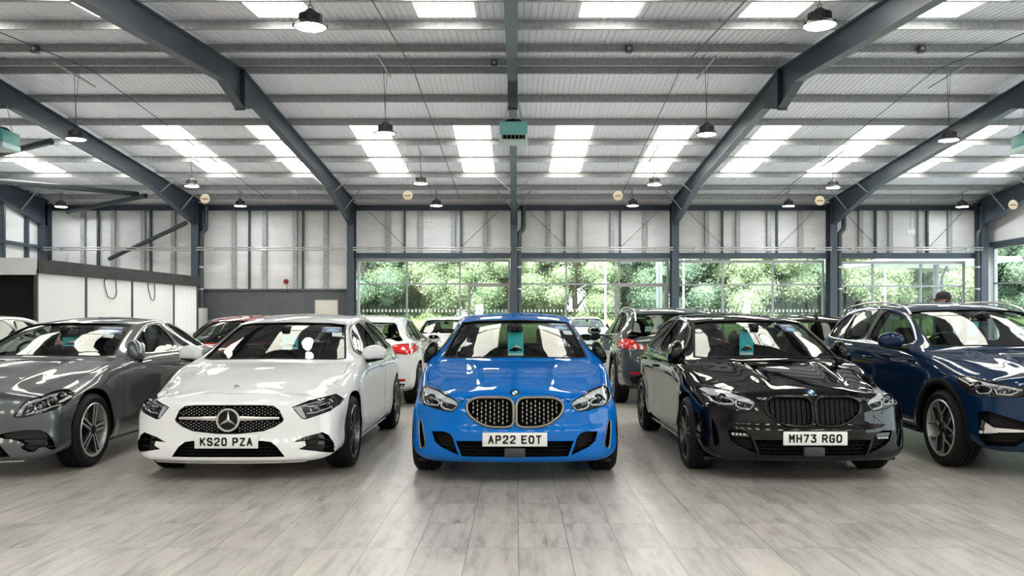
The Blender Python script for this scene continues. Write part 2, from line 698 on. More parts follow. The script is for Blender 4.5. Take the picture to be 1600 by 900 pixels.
    def cavity(s):
        sp = s.s
        y0, y1 = sp['cav']
        n = 44
        rings = []
        for i in range(n + 1):
            y = y0 + (y1 - y0) * i / n
            half = s.contour(y, 0)
            half = half[:len(half) // 2 + 1]
            ztop = half[-1].y
            zf = .33 if y < 2.85 else .33 + .40 * sstep(y, 2.85, 3.05)
            rg = []
            for p in half:
                x = max(0, p.x - .065); z = min(max(p.y - .0, zf), p.y - .04 if p.y > .8 else 9)
                z = max(min(z, ztop - .045), zf)
                rg.append(Vector((x, z)))
            rings.append([Vector((p.x, y, p.y)) for p in rg] + [Vector((-p.x, y, p.y)) for p in rg[-2:0:-1]])
        m = len(rings[0])
        mb = MB()
        fs = []
        for i in range(n):
            for k in range(m):
                l = (k + 1) % m
                fs.append((i * m + k, i * m + l, (i + 1) * m + l, (i + 1) * m + k))
        fs.append(tuple(range(m - 1, -1, -1))); fs.append(tuple(n * m + k for k in range(m)))
        mb.add([v for r in rings for v in r], fs)
        me = bpy.data.meshes.new('cav'); me.from_pydata(mb.v, [], mb.f)
        bm = bmesh.new(); bm.from_mesh(me)
        bmesh.ops.triangulate(bm, faces=[f for f in bm.faces if len(f.verts) > 4])
        bmesh.ops.recalc_face_normals(bm, faces=bm.faces)
        bm.to_mesh(me); bm.free()
        return me

# ---- lettering strokes for number plates (unit box 0..1 wide, 0..1 tall)
GL = {
 'A': [[(0, 0), (.5, 1), (1, 0)], [(.17, .32), (.83, .32)]],
 'P': [[(0, 0), (0, 1), (.75, 1), (1, .85), (1, .6), (.75, .45), (0, .45)]],
 '2': [[(0, .8), (.15, 1), (.85, 1), (1, .85), (1, .62), (0, .12), (0, 0), (1, 0)]],
 'E': [[(1, 1), (0, 1), (0, 0), (1, 0)], [(0, .52), (.85, .52)]],
 'O': [[(.2, 0), (0, .2), (0, .8), (.2, 1), (.8, 1), (1, .8), (1, .2), (.8, 0), (.2, 0)]],
 'T': [[(0, 1), (1, 1)], [(.5, 1), (.5, 0)]],
 'K': [[(0, 0), (0, 1)], [(1, 1), (0, .42)], [(.32, .6), (1, 0)]],
 'S': [[(1, .82), (.82, 1), (.18, 1), (0, .85), (0, .65), (.18, .54), (.82, .46), (1, .35), (1, .15), (.82, 0), (.18, 0), (0, .18)]],
 'Z': [[(0, 1), (1, 1), (0, 0), (1, 0)]],
 'M': [[(0, 0), (0, 1), (.5, .45), (1, 1), (1, 0)]],
 'H': [[(0, 0), (0, 1)], [(1, 0), (1, 1)], [(0, .5), (1, .5)]],
 '7': [[(0, 1), (1, 1), (.35, 0)]],
 '3': [[(0, 1), (1, 1), (.45, .58), (.8, .56), (1, .4), (1, .15), (.82, 0), (.18, 0), (0, .15)]],
 'R': [[(0, 0), (0, 1), (.75, 1), (1, .85), (1, .62), (.75, .47), (0, .47)], [(.5, .47), (1, 0)]],
 'G': [[(1, .82), (.82, 1), (.18, 1), (0, .82), (0, .18), (.18, 0), (.82, 0), (1, .18), (1, .48), (.55, .48)]],
}
GL['0'] = GL['O']
def plate(car, text, z, d='front', w=.52, h=.112, chars=True, parent=None, yellow=False, tilt=0.0):
    p, n, r = car.cast(d, 0, z)
    sgn = -1 if d == 'front' else 1
    e = min(car.cast(d, k * w / 2, z + j * h / 2)[0].y * (1 if sgn < 0 else -1) for k in (-1, 0, 1) for j in (-1, 0, 1)) * (1 if sgn < 0 else -1)
    M = Matrix.Translation((0, e + sgn * .006, z)) @ Matrix.Rotation(tilt, 4, 'X')
    if sgn > 0: M = M @ Matrix.Rotation(PI, 4, 'Z')
    mb = MB()
    mb.rbox(-w / 2, w / 2, -.008, .004, -h / 2, h / 2, .006, 0, M)
    mb.rbox(-w / 2 + .03, w / 2 - .03, .0, .09, -h / 2 + .02, h / 2 - .02, .004, 0, M)
    po = mb.build('number_plate', mat('plate_yellow', (.75, .5, .05), .4) if yellow else M_PLATE, parent or car.root)
    # border screws and characters
    if chars:
        cb = MB()
        ch, cw, sw, gap = .069, .0465, .0138, .0117
        tot = sum((cw + gap) if c != ' ' else .033 for c in text) - gap
        x = -tot / 2
        for c in text:
            if c == ' ':
                x += .033; continue
            for st in GL[c]:
                for i in range(len(st) - 1):
                    a = Vector((x + sw / 2 + st[i][0] * (cw - sw), -ch / 2 + sw / 2 + st[i][1] * (ch - sw)))
                    b = Vector((x + sw / 2 + st[i + 1][0] * (cw - sw), -ch / 2 + sw / 2 + st[i + 1][1] * (ch - sw)))
                    t = (b - a).normalized(); nn = Vector((-t.y, t.x)) * sw / 2
                    e_ = sw * .38
                    a2, b2 = a - t * e_, b + t * e_
                    q = [a2 - nn, b2 - nn, b2 + nn, a2 + nn]
                    q3 = [M @ Vector((k.x, -.0095, k.y)) for k in q] + [M @ Vector((k.x, -.0075, k.y)) for k in q]
                    cb.add(q3, ((0, 1, 2, 3), (7, 6, 5, 4), (0, 4, 5, 1), (1, 5, 6, 2), (2, 6, 7, 3), (3, 7, 4, 0)))
            x += cw + gap
        c_ = link('plate_lettering', cb.mesh('plate_lettering', [M_INK]), po, 0)
    return po

# ---- wheels
def bar(mb, a, b, wa, wb, z0, z1, M, mi=0, bev=.004):
    """tapered flat bar in the wheel plane between radius-plane points a and b"""
    a, b = Vector(a), Vector(b)
    t = (b - a).normalized(); n = Vector((-t.y, t.x))
    q = [a - n * wa / 2, b - n * wb / 2, b + n * wb / 2, a + n * wa / 2]
    q2 = [a - n * (wa / 2 - bev), b - n * (wb / 2 - bev), b + n * (wb / 2 - bev), a + n * (wa / 2 - bev)]
    vs = [M @ Vector((p.x, p.y, z0)) for p in q] + [M @ Vector((p.x, p.y, z1 - bev)) for p in q] + [M @ Vector((p.x, p.y, z1)) for p in q2]
    fs = [(3, 2, 1, 0), (8, 9, 10, 11)]
    for k in range(4):
        l = (k + 1) % 4
        fs.append((k, l, 4 + l, 4 + k)); fs.append((4 + k, 4 + l, 8 + l, 8 + k))
    mb.add(vs, fs[:1] + fs[2:], 0)
    mb.add(vs, [fs[1]], mi)

WHEELS = {}
def wheel_meshes(R, style):
    key = (R, style)
    if key in WHEELS: return WHEELS[key]
    W = .112; rr = R * .735
    ty = MB()
    prof = [(rr - .01, -W + .012), (rr + .02, -W), (rr + (R - rr) * .55, -W - .006), (R - .018, -W + .008), (R - .004, -W + .03)]
    for k in range(5):
        z = -W + .03 + (2 * W - .06) * k / 4
        if 0 < k < 4:
            prof += [(R - .001, z - .006), (R - .009, z - .005), (R - .009, z + .005), (R - .001, z + .006)]
        else:
            prof.append((R, z))
    prof += [(R - .004, W - .03), (R - .018, W - .008), (rr + (R - rr) * .55, W + .006), (rr + .02, W), (rr - .01, W - .012), (rr - .03, 0)]
    ty.lathe(prof, 48, closed_prof=True)
    rim = MB()
    rim.lathe([(rr + .002, W - .004), (rr - .004, W + .002), (rr - .014, W - .002), (rr - .02, W - .03), (rr - .05, -W + .02), (rr - .03, -W + .02), (rr - .008, W - .03)], 48, closed_prof=True, mi=1 if style != 'dark' else 0)
    I = Matrix.Identity(4)
    ro = rr - .012
    for k in range(5):
        a0 = 2 * PI * k / 5 + PI / 2
        def P(r, a): return (r * math.cos(a), r * math.sin(a))
        if style == 'star':          # twin-spoke star
            for sg in (-1, 1):
                bar(rim, P(.045, a0 + sg * .40), P(ro, a0 + sg * .115), .026, .026, W - .055, W - .012, I, 1)
        elif style == 'y':
            bar(rim, P(.04, a0), P(ro * .50, a0), .034, .026, W - .055, W - .018, I, 1)
            for sg in (-1, 1):
                bar(rim, P(ro * .47, a0 + sg * .02), P(ro, a0 + sg * .36), .022, .016, W - .05, W - .010, I, 1)
        else:
            for sg in (-1, 1):
                bar(rim, P(.045, a0 + sg * .36), P(ro, a0 + sg * .15), .026, .024, W - .055, W - .012, I, 1)
            
    rim.lathe([(0.0, W - .012), (.055, W - .016), (.066, W - .03), (.066, W - .07), (0, W - .07)], 24, mi=0)
    hub = MB()
    hub.lathe([(0, W - .006), (.03, W - .007), (.034, W - .014), (.034, W - .03), (0, W - .03)], 20)
    dk = MB()
    dk.lathe([(.06, W - .10), (R * .5, W - .10), (R * .5, W - .125), (.06, W - .125)], 32, closed_prof=True)
    dk.rbox(.10, R * .54, -.07, .07, W - .135, W - .085, .01)
    mats = {'star': [M_DALLOY, M_ALLOY], 'y': [M_DALLOY, M_ALLOY], 'dark': [M_DALLOY, M_DALLOY], 'greystar': [M_DALLOY, mat('grey_alloy', (.16, .16, .165), .32, .85)]}[style]
    res = (ty.mesh('tyre', [M_RUB]), rim.mesh('rim', mats), hub.mesh('hub_cap', [M_GBLACK]), dk.mesh('brake_disc', [M_DISC]))
    for m in res:
        m.polygons.foreach_set('use_smooth', [True] * len(m.polygons)); m.set_sharp_from_angle(angle=math.radians(35))
    WHEELS[key] = res
    return res

def add_wheels(car, style, steer=0.0):
    sp = car.s
    R = sp['R']; tr = sp['track']
    ms = wheel_meshes(R, style)
    k = 0
    for ya in sp['axles']:
        for sg in (-1, 1):
            w = bpy.data.objects.new('wheel', ms[0]); COL.objects.link(w)
            w.parent = car.root
            k += 1
            w.matrix_local = Matrix.Translation((sg * tr, ya, R)) @ Matrix.Rotation(sg * PI / 2, 4, 'Y') @ Matrix.Rotation(.35 + k * .5, 4, 'Z')
            for nm, m in zip(('rim', 'hub_cap', 'brake_disc'), ms[1:]):
                c = bpy.data.objects.new(nm, m); COL.objects.link(c); c.parent = w

def badge_round(car, x, z, r, kind, d='front', parent=None):
    p, n, rr = car.cast(d, x, z)
    q = n.to_track_quat('Z', 'Y')
    # keep the badge upright
    up = Vector((0, 0, 1)); zx = n; xx = up.cross(zx).normalized(); yy = zx.cross(xx)
    M = Matrix((( xx.x, yy.x, zx.x, p.x), (xx.y, yy.y, zx.y, p.y), (xx.z, yy.z, zx.z, p.z), (0, 0, 0, 1)))
    mb = MB()
    if kind == 'quarters':
        mb.lathe([(r, -.006), (r, .002), (r * .97, .004), (r * .93, .004), (r * .93, -.006)], 32, M, 0, True)
        mb.lathe([(r * .93, -.006), (r * .93, .003), (r * .62, .003), (r * .62, -.006)], 32, M, 1, True)
        for k in range(4):
            a = [Vector((0, 0, .0035))] + [Vector((r * .62 * math.cos(PI / 2 * k + PI / 2 * j / 8), r * .62 * math.sin(PI / 2 * k + PI / 2 * j / 8), .0035)) for j in range(9)]
            b = [v - Vector((0, 0, .008)) for v in a]
            m = len(a)
            mb.add([M @ v for v in a + b], [tuple(range(m)), tuple(range(2 * m - 1, m - 1, -1))] + [(i, m + i, m + (i + 1) % m, (i + 1) % m) for i in range(m)], 2 if k % 2 == 0 else 3)
        return mb.build('round_badge', [M_CHROME, M_GBLACK, M_CARDW, M_BADGEBLUE], parent or car.root)
    # three-pointed star in a ring
    mb.lathe([(r, -.01), (r, .008), (r * .95, .014), (r * .86, .014), (r * .82, .006), (r * .82, -.01)], 40, M, 0, True)
    mb.lathe([(0, .0), (r * .83, .0), (r * .83, -.01), (0, -.01)], 40, M, 1)
    for k in range(3):
        a = PI / 2 + 2 * PI * k / 3
        tip = Vector((math.cos(a) * r * .84, math.sin(a) * r * .84, .006))
        l = Vector((math.cos(a + PI / 3) * r * .15, math.sin(a + PI / 3) * r * .15, .003))
        rg = Vector((math.cos(a - PI / 3) * r * .15, math.sin(a - PI / 3) * r * .15, .003))
        c = Vector((0, 0, .016)); b0 = Vector((0, 0, -.002))
        mb.add([M @ v for v in (c, l, tip, rg, b0)], ((0, 1, 2), (0, 2, 3), (4, 2, 1), (4, 3, 2), (0, 3, 4), (0, 4, 1)), 0)
    return mb.build('star_badge', [M_SATIN, M_GBLACK], parent or car.root, 25)

def mirrors(car, paintm, x=.90, y=1.62, z=1.03, black=False, folded=True, style=''):
    for sg in (-1, 1):
        side = 'left' if sg < 0 else 'right'
        p = car.cast(side, y + .01, z - .085)[0]
        if style == 'fin':      # folded back against the window
            mb = MB(); mb.ell((0, 0, 0), .078, .115, .105, 0, None, .72, 24, 16)
            vs = []
            for v in mb.v:
                k = (v[2] + .105) / .21
                vs.append((sg * (v[0] * (1.05 - .45 * k) - .045 * k) + sg * x, y + v[1] * (1.1 - .3 * k), z + v[2]))
            mb.v = vs
            o = mb.build('wing_mirror', paintm, car.root, 60)
            b = MB()
            b.tube([p - Vector((sg * .02, 0, 0)), Vector((sg * (x - .01), y, z - .098)), Vector((sg * (x + .05), y + .01, z - .095))], [.05, .06, .03], 8, r2=[.016, .016, .012])
            b.build('mirror_arm', M_GBLACK, o)
            g = MB(); g.ell((sg * (x - .02), y + .10, z), .05, .012, .075, 0, None, .7); g.build('mirror_glass', M_MIRROR, o)
            continue
        mb = MB()
        M = Matrix.Rotation(sg * .22, 3, 'Z')
        mb.ell((0, 0, 0), .125, .055, .072, 0, M, .72, 24, 16)
        mb.v = [(sg * (x + .06) + v[0], y + v[1], z + v[2] + .018 * (1 - abs(v[0]) / .125)) for v in mb.v]
        o = mb.build('wing_mirror', paintm, car.root, 60)
        b = MB()
        b.tube([p - Vector((sg * .02, 0, 0)), Vector((sg * (x - .02), y + .01, z - .075)), Vector((sg * (x + .08), y, z - .06)), Vector((sg * (x + .15), y, z - .05))], [.035, .04, .045, .03], 8, r2=[.018, .022, .018, .01])
        b.build('mirror_arm', M_GBLACK if black else M_MBLACK, o)
        g = MB(); g.ell((0, 0, 0), .105, .008, .058, 0, M, .7)
        g.v = [(sg * (x + .06) + v[0], y + .048 + v[1], z + v[2]) for v in g.v]
        g.build('mirror_glass', M_MIRROR, o)

def handles(car, paintm, pts):
    for d in ('left', 'right'):
        sg = -1 if d == 'left' else 1
        for (y, z) in pts:
            p, n, r = car.cast(d, y, z)
            mb = MB()
            q = [p + n * o + Vector((0, dy, 0)) for dy, o in ((-.10, .0), (-.085, .026), (-.02, .032), (.05, .03), (.085, .024), (.10, 0))]
            mb.tube(q, .009, 8, r2=.014, up=(0, 0, 1))
            mb.build('door_handle', paintm, car.root, 60)

def interior(car, sp, belt=1.0, seat=M_INT, ws=1.25):
    r = car.root
    zb = sp['dash'][1]; y0 = sp['dash'][0]
    mb = MB()
    prof = [(y0 - .18, zb - .40), (y0 - .18, zb - .05), (y0 + .05, zb - .005), (y0 + .28, zb), (y0 + .40, zb - .05), (y0 + .42, zb - .18), (y0 + .34, zb - .4)]
    vs = []
    xs = [-.70, -.5, -.25, 0, .25, .5, .70]
    for x in xs:
        for y, z in prof:
            hump = .035 * math.exp(-((x + .36) / .17) ** 2) if z > zb - .1 and y > y0 + .1 else 0
            vs.append((x, y, z + hump))
    n = len(prof)
    fs = []
    for i in range(len(xs) - 1):
        for k in range(n):
            l = (k + 1) % n
            fs.append((i * n + k, i * n + l, (i + 1) * n + l, (i + 1) * n + k))
    fs.append(tuple(range(n))); fs.append(tuple((len(xs) - 1) * n + k for k in reversed(range(n))))
    mb.add(vs, fs)
    mb.build('dashboard', M_INT, r, 50)
    sw = MB()
    M = Matrix.Translation((-.37, y0 + .52, zb - .02)) @ Matrix.Rotation(math.radians(-66), 4, 'X')
    c = [M @ Vector((.185 * math.cos(2 * PI * k / 36), .185 * math.sin(2 * PI * k / 36), 0)) for k in range(36)]
    sw.tube(c, .016, 8, True)
    sw.ell(M.translation, .075, .06, .03, 0, M.to_3x3(), .8)
    for a in (0, PI, -PI / 2):
        sw.tube([M @ Vector((.05 * math.cos(a), .05 * math.sin(a), 0)), M @ Vector((.18 * math.cos(a), .18 * math.sin(a), 0))], .018, 6, r2=.008)
    sw.tube([M.translation, M @ Vector((0, 0, -.3))], .035, 8)
    sw.build('steering_wheel', M_GBLACK, r, 50)
    ys = y0 + .95
    for x in (-.37, .37):
        st = MB()
        st.rbox(x - .25, x + .25, ys - .42, ys + .12, .36, .56, .06, seg=3)
        Mx = Matrix.Translation((x, ys + .1, .50)) @ Matrix.Rotation(math.radians(-20), 4, 'X')
        st.rbox(-.24, .24, -.06, .08, 0, .58, .055, 0, Mx, 3)
        so_ = st.build('front_seat', seat, r, 50)
        hr = MB()
        hr.rbox(-.13, .13, -.05, .06, .62, .80, .045, 0, Mx, 3)
        for k in (-.06, .06):
            hr.tube([Mx @ Vector((k, 0, .55)), Mx @ Vector((k, 0, .65))], .008, 6)
        hr.build('headrest', seat, so_, 50)
    yr = sp['rear_seat']
    st = MB()
    st.rbox(-.62, .62, yr - .5, yr, .36, .58, .06, seg=3)
    Mx = Matrix.Translation((0, yr, .52)) @ Matrix.Rotation(math.radians(-22), 4, 'X')
    st.rbox(-.62, .62, -.06, .06, 0, .50, .05, 0, Mx, 3)
    rs = st.build('rear_seat', seat, r, 50)
    for x in (-.4, .4):
        hr = MB(); hr.rbox(x - .12, x + .12, -.04, .05, .50, .64, .04, 0, Mx, 3); hr.build('headrest', seat, rs, 50)
    # interior mirror at the top of the windscreen
    mm = MB()
    ym, zm = sp['mirror']
    mm.rbox(-.085, .085, -.015, .02, -.03, .03, .014, 0, Matrix.Translation((0, ym, zm)), 3)
    mm.rbox(-.04, .04, -.14, -.02, -.005, .055, .01, 0, Matrix.Translation((0, ym, zm)))
    mm.build('rear_view_mirror', M_GBLACK, r, 50)

def complete(car, P, plates=('', .38), style='dark', pocket_list=(), pane=None, rear=True, text='', bonnet=True, doors=True):
    """cut the shell: cabin, windows, wheel wells, pockets, bonnet and doors; then glass and trim"""
    sp = car.s
    me = car.me
    me = boolean(me, car.cavity())
    ws = full(sp['windscreen'])
    rw = full(sp['rear_window'])
    me = boolean(me, car.prisms([(ws, 'front', .30, .06)]))
    me = boolean(me, car.prisms([(rw, 'rear', .22, .06)]))
    sw = []
    for w in sp['side_windows']:
        w = smooth_poly(w, 2)
        sw.append(w)
    me = boolean(me, car.prisms([(w, d, .13, .06) for w in sw for d in ('left', 'right')]))
    mb = MB()
    R = sp['R'] + sp.get('archgap', .035)
    for ya in sp['axles']:
        for sg in (-1, 1):
            M = Matrix.Translation((sg * .56, ya, sp['R'] + .01)) @ Matrix.Rotation(sg * PI / 2, 4, 'Y')
            mb.lathe([(R, 0), (R, .6)], 48, M)
    cyl = bpy.data.meshes.new('cyl'); cyl.from_pydata(mb.v, [], mb.f)
    bm = bmesh.new(); bm.from_mesh(cyl); bmesh.ops.recalc_face_normals(bm, faces=bm.faces); bm.to_mesh(cyl); bm.free()
    me = boolean(me, cyl)
    if pocket_list:
        me = boolean(me, car.prisms(pocket_list))
    panels = []
    if bonnet:
        bo = full(sp['bonnet'])
        pm = boolean(me.copy(), car.prisms([(bo, 'top', .035, .05)]), 'INTERSECT')
        me = boolean(me, car.prisms([(offset_poly(resample(bo, .05), .003), 'top', .04, .05)]))
        panels.append(('bonnet', pm))
    if doors:
        for d in ('left', 'right'):
            for nm, poly in sp['doors']:
                pl = smooth_poly(poly, 1)
                pm = boolean(me.copy(), car.prisms([(pl, d, .03, .05)]), 'INTERSECT')
                me = boolean(me, car.prisms([(offset_poly(resample(pl, .05), .0035), d, .035, .05)]))
                panels.append((nm, pm))
    mats = [P, M_GAP]
    car.finalize(me, mats)
    body = bpy.data.objects.new('body_shell', me); COL.objects.link(body); body.parent = car.root
    car.body = body
    for nm, pm in panels:
        car.finalize(pm, mats)
        o = bpy.data.objects.new(nm, pm); COL.objects.link(o); o.parent = car.root
    # glass
    g = car.patch('windscreen', offset_poly(ws, .004), 'front', -.006, .005, pane or M_GLASS, h=.06)
    fr = MB(); car.tube_on(fr, ws, 'front', .001, .011, .004); fr.build('windscreen_seal', M_MBLACK, g)
    g = car.patch('rear_window', offset_poly(rw, .004), 'rear', -.006, .005, sp.get('rear_glass', M_RGLASS), h=.06)
    fr = MB(); car.tube_on(fr, rw, 'rear', .001, .011, .004); fr.build('window_seal', M_MBLACK, g)
    for d in ('left', 'right'):
        for w in sw:
            car.patch('side_window', offset_poly(w, .003), d, -.006, .005, sp.get('side_glass', M_SGLASS), h=.06)
        tm = MB()
        dl = smooth_poly(sp['dlo'], 2)
        car.tube_on(tm, dl, d, .003, .008, .006)
        tm.build('window_trim', sp.get('trim', M_GBLACK), car.root)
        for pil in sp['pillars']:
            car.patch('pillar_cover', pil, d, .0025, .004, M_GBLACK)
    add_wheels(car, style)
    interior(car, sp, seat=sp.get('seat', M_INT))
    if text:
        pass

# ------------------------------------------------------------------ the four body shapes
def bmw1():
    return dict(name='hatchback_car', L=4.32, R=.325, axles=(.85, 3.52), track=.775, lag=.15, waist=.968, cav=(1.22, 3.98),
        nose=(.50, 2.5, .905), tail=(.40, 2.6, .90), smooth=2,
        tab=dict(
            zt=[(0, .765), (.12, .812), (.3, .853), (.5, .886), (.7, .913), (.9, .936), (1.05, .951), (1.14, .962), (1.22, 1.005), (1.6, 1.195), (1.87, 1.318), (2.02, 1.358), (2.25, 1.39), (2.75, 1.42), (3.2, 1.415), (3.6, 1.375), (3.85, 1.325), (4.03, 1.16), (4.2, .985), (4.32, .94)],
            w=[(0, .868), (.5, .888), (1, .893), (2, .882), (3, .89), (3.6, .897), (4.0, .875), (4.32, .83)],
            zb=[(0, .185), (.5, .19), (1.2, .17), (3, .17), (4, .21), (4.32, .28)],
            zsh=[(0, .60), (.5, .67), (1, .74), (2, .80), (3.5, .84), (4.32, .82)],
            wb=[(0, .77), (.5, .81), (1.0, .845), (1.5, .855), (2.5, .85), (3.5, .83), (4, .79), (4.32, .73)],
            zbelt=[(0, .665), (.4, .755), (.8, .855), (1.2, .925), (1.5, .95), (2.5, .975), (3.5, 1.015), (4.0, 1.0), (4.2, .93), (4.32, .89)],
            wr=[(0, .60), (.5, .65), (1.0, .70), (1.3, .715), (1.55, .68), (2.02, .595), (2.5, .585), (3.4, .575), (3.8, .56), (4.1, .58), (4.32, .6)],
            drop=[(0, .03), (1.0, .03), (1.4, .03), (2.2, .035), (3.5, .04), (4.0, .03), (4.32, .03)],
            xr=[(0, .30), (.3, .33), (1.15, .40)], ch=[(.05, 0), (.25, .022), (1.0, .024), (1.2, 0)],
            q=[(.15, .07), (.21, .02), (.30, 0), (.43, 0), (.5, .015), (.62, .035), (.74, .07), (.82, .13)],
            qr=[(.2, .07), (.32, .0), (.6, .01), (.75, .05), (.95, .11)]),
        windscreen=[(0, .992), (.35, .988), (.60, .978), (.688, .985), (.66, 1.06), (.60, 1.20), (.548, 1.310), (.40, 1.328), (0, 1.336)],
        rear_window=[(0, 1.03), (.50, 1.045), (.60, 1.07), (.53, 1.26), (.50, 1.285), (0, 1.30)],
        side_windows=[[(1.55, .992), (1.83, 1.165), (2.06, 1.272), (2.35, 1.318), (2.63, 1.33), (2.67, 1.0)], [(2.76, 1.003), (2.73, 1.33), (3.1, 1.318), (3.4, 1.262), (3.58, 1.19), (3.66, 1.08), (3.62, 1.035)]],
        dlo=[(1.50, .982), (1.81, 1.18), (2.04, 1.288), (2.35, 1.336), (2.7, 1.346), (3.12, 1.33), (3.42, 1.275), (3.62, 1.19), (3.70, 1.08), (3.65, 1.02), (2.7, .99)],
        pillars=[[(2.675, 1.003), (2.635, 1.33), (2.725, 1.332), (2.755, 1.005)]],
        bonnet=[(0, .135), (.45, .20), (.60, .34), (.66, .60), (.685, .95), (.70, 1.22), (.55, 1.16), (.3, 1.125), (0, 1.115)],
        doors=[('front_door', [(1.36, .27), (1.34, .60), (1.36, .93), (2.70, .972), (2.69, .60), (2.67, .27)]), ('rear_door', [(2.70, .27), (2.72, .60), (2.73, .972), (3.60, .995), (3.40, .80), (3.18, .66), (3.08, .45), (3.06, .27)])],
        dash=(1.36, .945), rear_seat=3.35, mirror=(1.86, 1.25), handle=[(2.52, .84), (3.40, .885)], mirr=(.85, 1.62, 1.03))

def aclass():
    m = bmw1()
    m.update(L=4.42, R=.325, axles=(.86, 3.589), nose=(.46, 2.5, .905), waist=.975,
        cav=(1.25, 4.08))
    t = m['tab']
    t.update(
        zt=[(0, .72), (.12, .775), (.3, .822), (.5, .857), (.7, .886), (.9, .911), (1.05, .928), (1.15, .94), (1.24, .985), (1.62, 1.17), (1.90, 1.292), (2.05, 1.335), (2.3, 1.375), (2.8, 1.41), (3.2, 1.41), (3.65, 1.37), (3.92, 1.32), (4.10, 1.16), (4.28, 1.0), (4.42, .95)],
        w=[(0, .862), (.5, .888), (1, .893), (2, .885), (3, .89), (3.6, .897), (4.1, .875), (4.42, .83)],
        zb=[(0, .17), (.5, .18), (1.2, .16), (3, .16), (4, .21), (4.42, .28)],
        zbelt=[(0, .63), (.4, .72), (.8, .83), (1.2, .905), (1.5, .93), (2.5, .955), (3.5, 1.0), (4.1, 1.0), (4.3, .95), (4.42, .90)],
        zsh=[(0, .56), (.5, .65), (1, .73), (2, .79), (3.5, .83), (4.42, .82)],
        wr=[(0, .62), (.5, .66), (1.0, .705), (1.3, .715), (1.58, .68), (2.05, .60), (2.5, .585), (3.4, .575), (3.9, .56), (4.2, .58), (4.42, .6)],
        xr=[(0, .5), (.3, .5), (1.15, .56)], ch=[(.05, 0), (.25, .005), (1.0, .008), (1.2, 0)],
        q=[(.14, .05), (.20, 0), (.28, 0), (.40, .02), (.5, .03), (.62, .045), (.72, .085), (.78, .14)])
    m['windscreen'] = [(0, .972), (.35, .967), (.60, .958), (.688, .965), (.66, 1.04), (.60, 1.175), (.548, 1.286), (.40, 1.303), (0, 1.312)]
    m['side_windows'] = [[(1.58, .975), (1.85, 1.135), (2.09, 1.248), (2.38, 1.30), (2.63, 1.315), (2.68, .983)], [(2.77, .985), (2.73, 1.318), (3.1, 1.305), (3.4, 1.25), (3.62, 1.17), (3.74, 1.07), (3.70, 1.02)]]
    m['dlo'] = [(1.52, .965), (1.83, 1.15), (2.07, 1.264), (2.38, 1.318), (2.7, 1.332), (3.12, 1.318), (3.42, 1.264), (3.65, 1.18), (3.79, 1.07), (3.73, 1.005), (2.7, .97)]
    m['pillars'] = [[(2.685, .985), (2.635, 1.315), (2.725, 1.318), (2.765, .987)]]
    m['bonnet'] = [(0, .125), (.45, .175), (.62, .33), (.72, .60), (.765, .95), (.755, 1.26), (.55, 1.18), (.3, 1.145), (0, 1.135)]
    m['doors'] = [('front_door', [(1.37, .27), (1.35, .60), (1.37, .90), (2.72, .95), (2.71, .60), (2.69, .27)]), ('rear_door', [(2.72, .27), (2.74, .60), (2.75, .95), (3.66, .985), (3.47, .80), (3.25, .66), (3.15, .45), (3.12, .27)])]
    m.update(dash=(1.40, .935), mirr=(.87, 1.66, 1.0), mirror=(1.90, 1.225), rear_window=[(0, 1.035), (.48, 1.045), (.60, 1.07), (.53, 1.25), (.50, 1.275), (0, 1.29)])
    return m

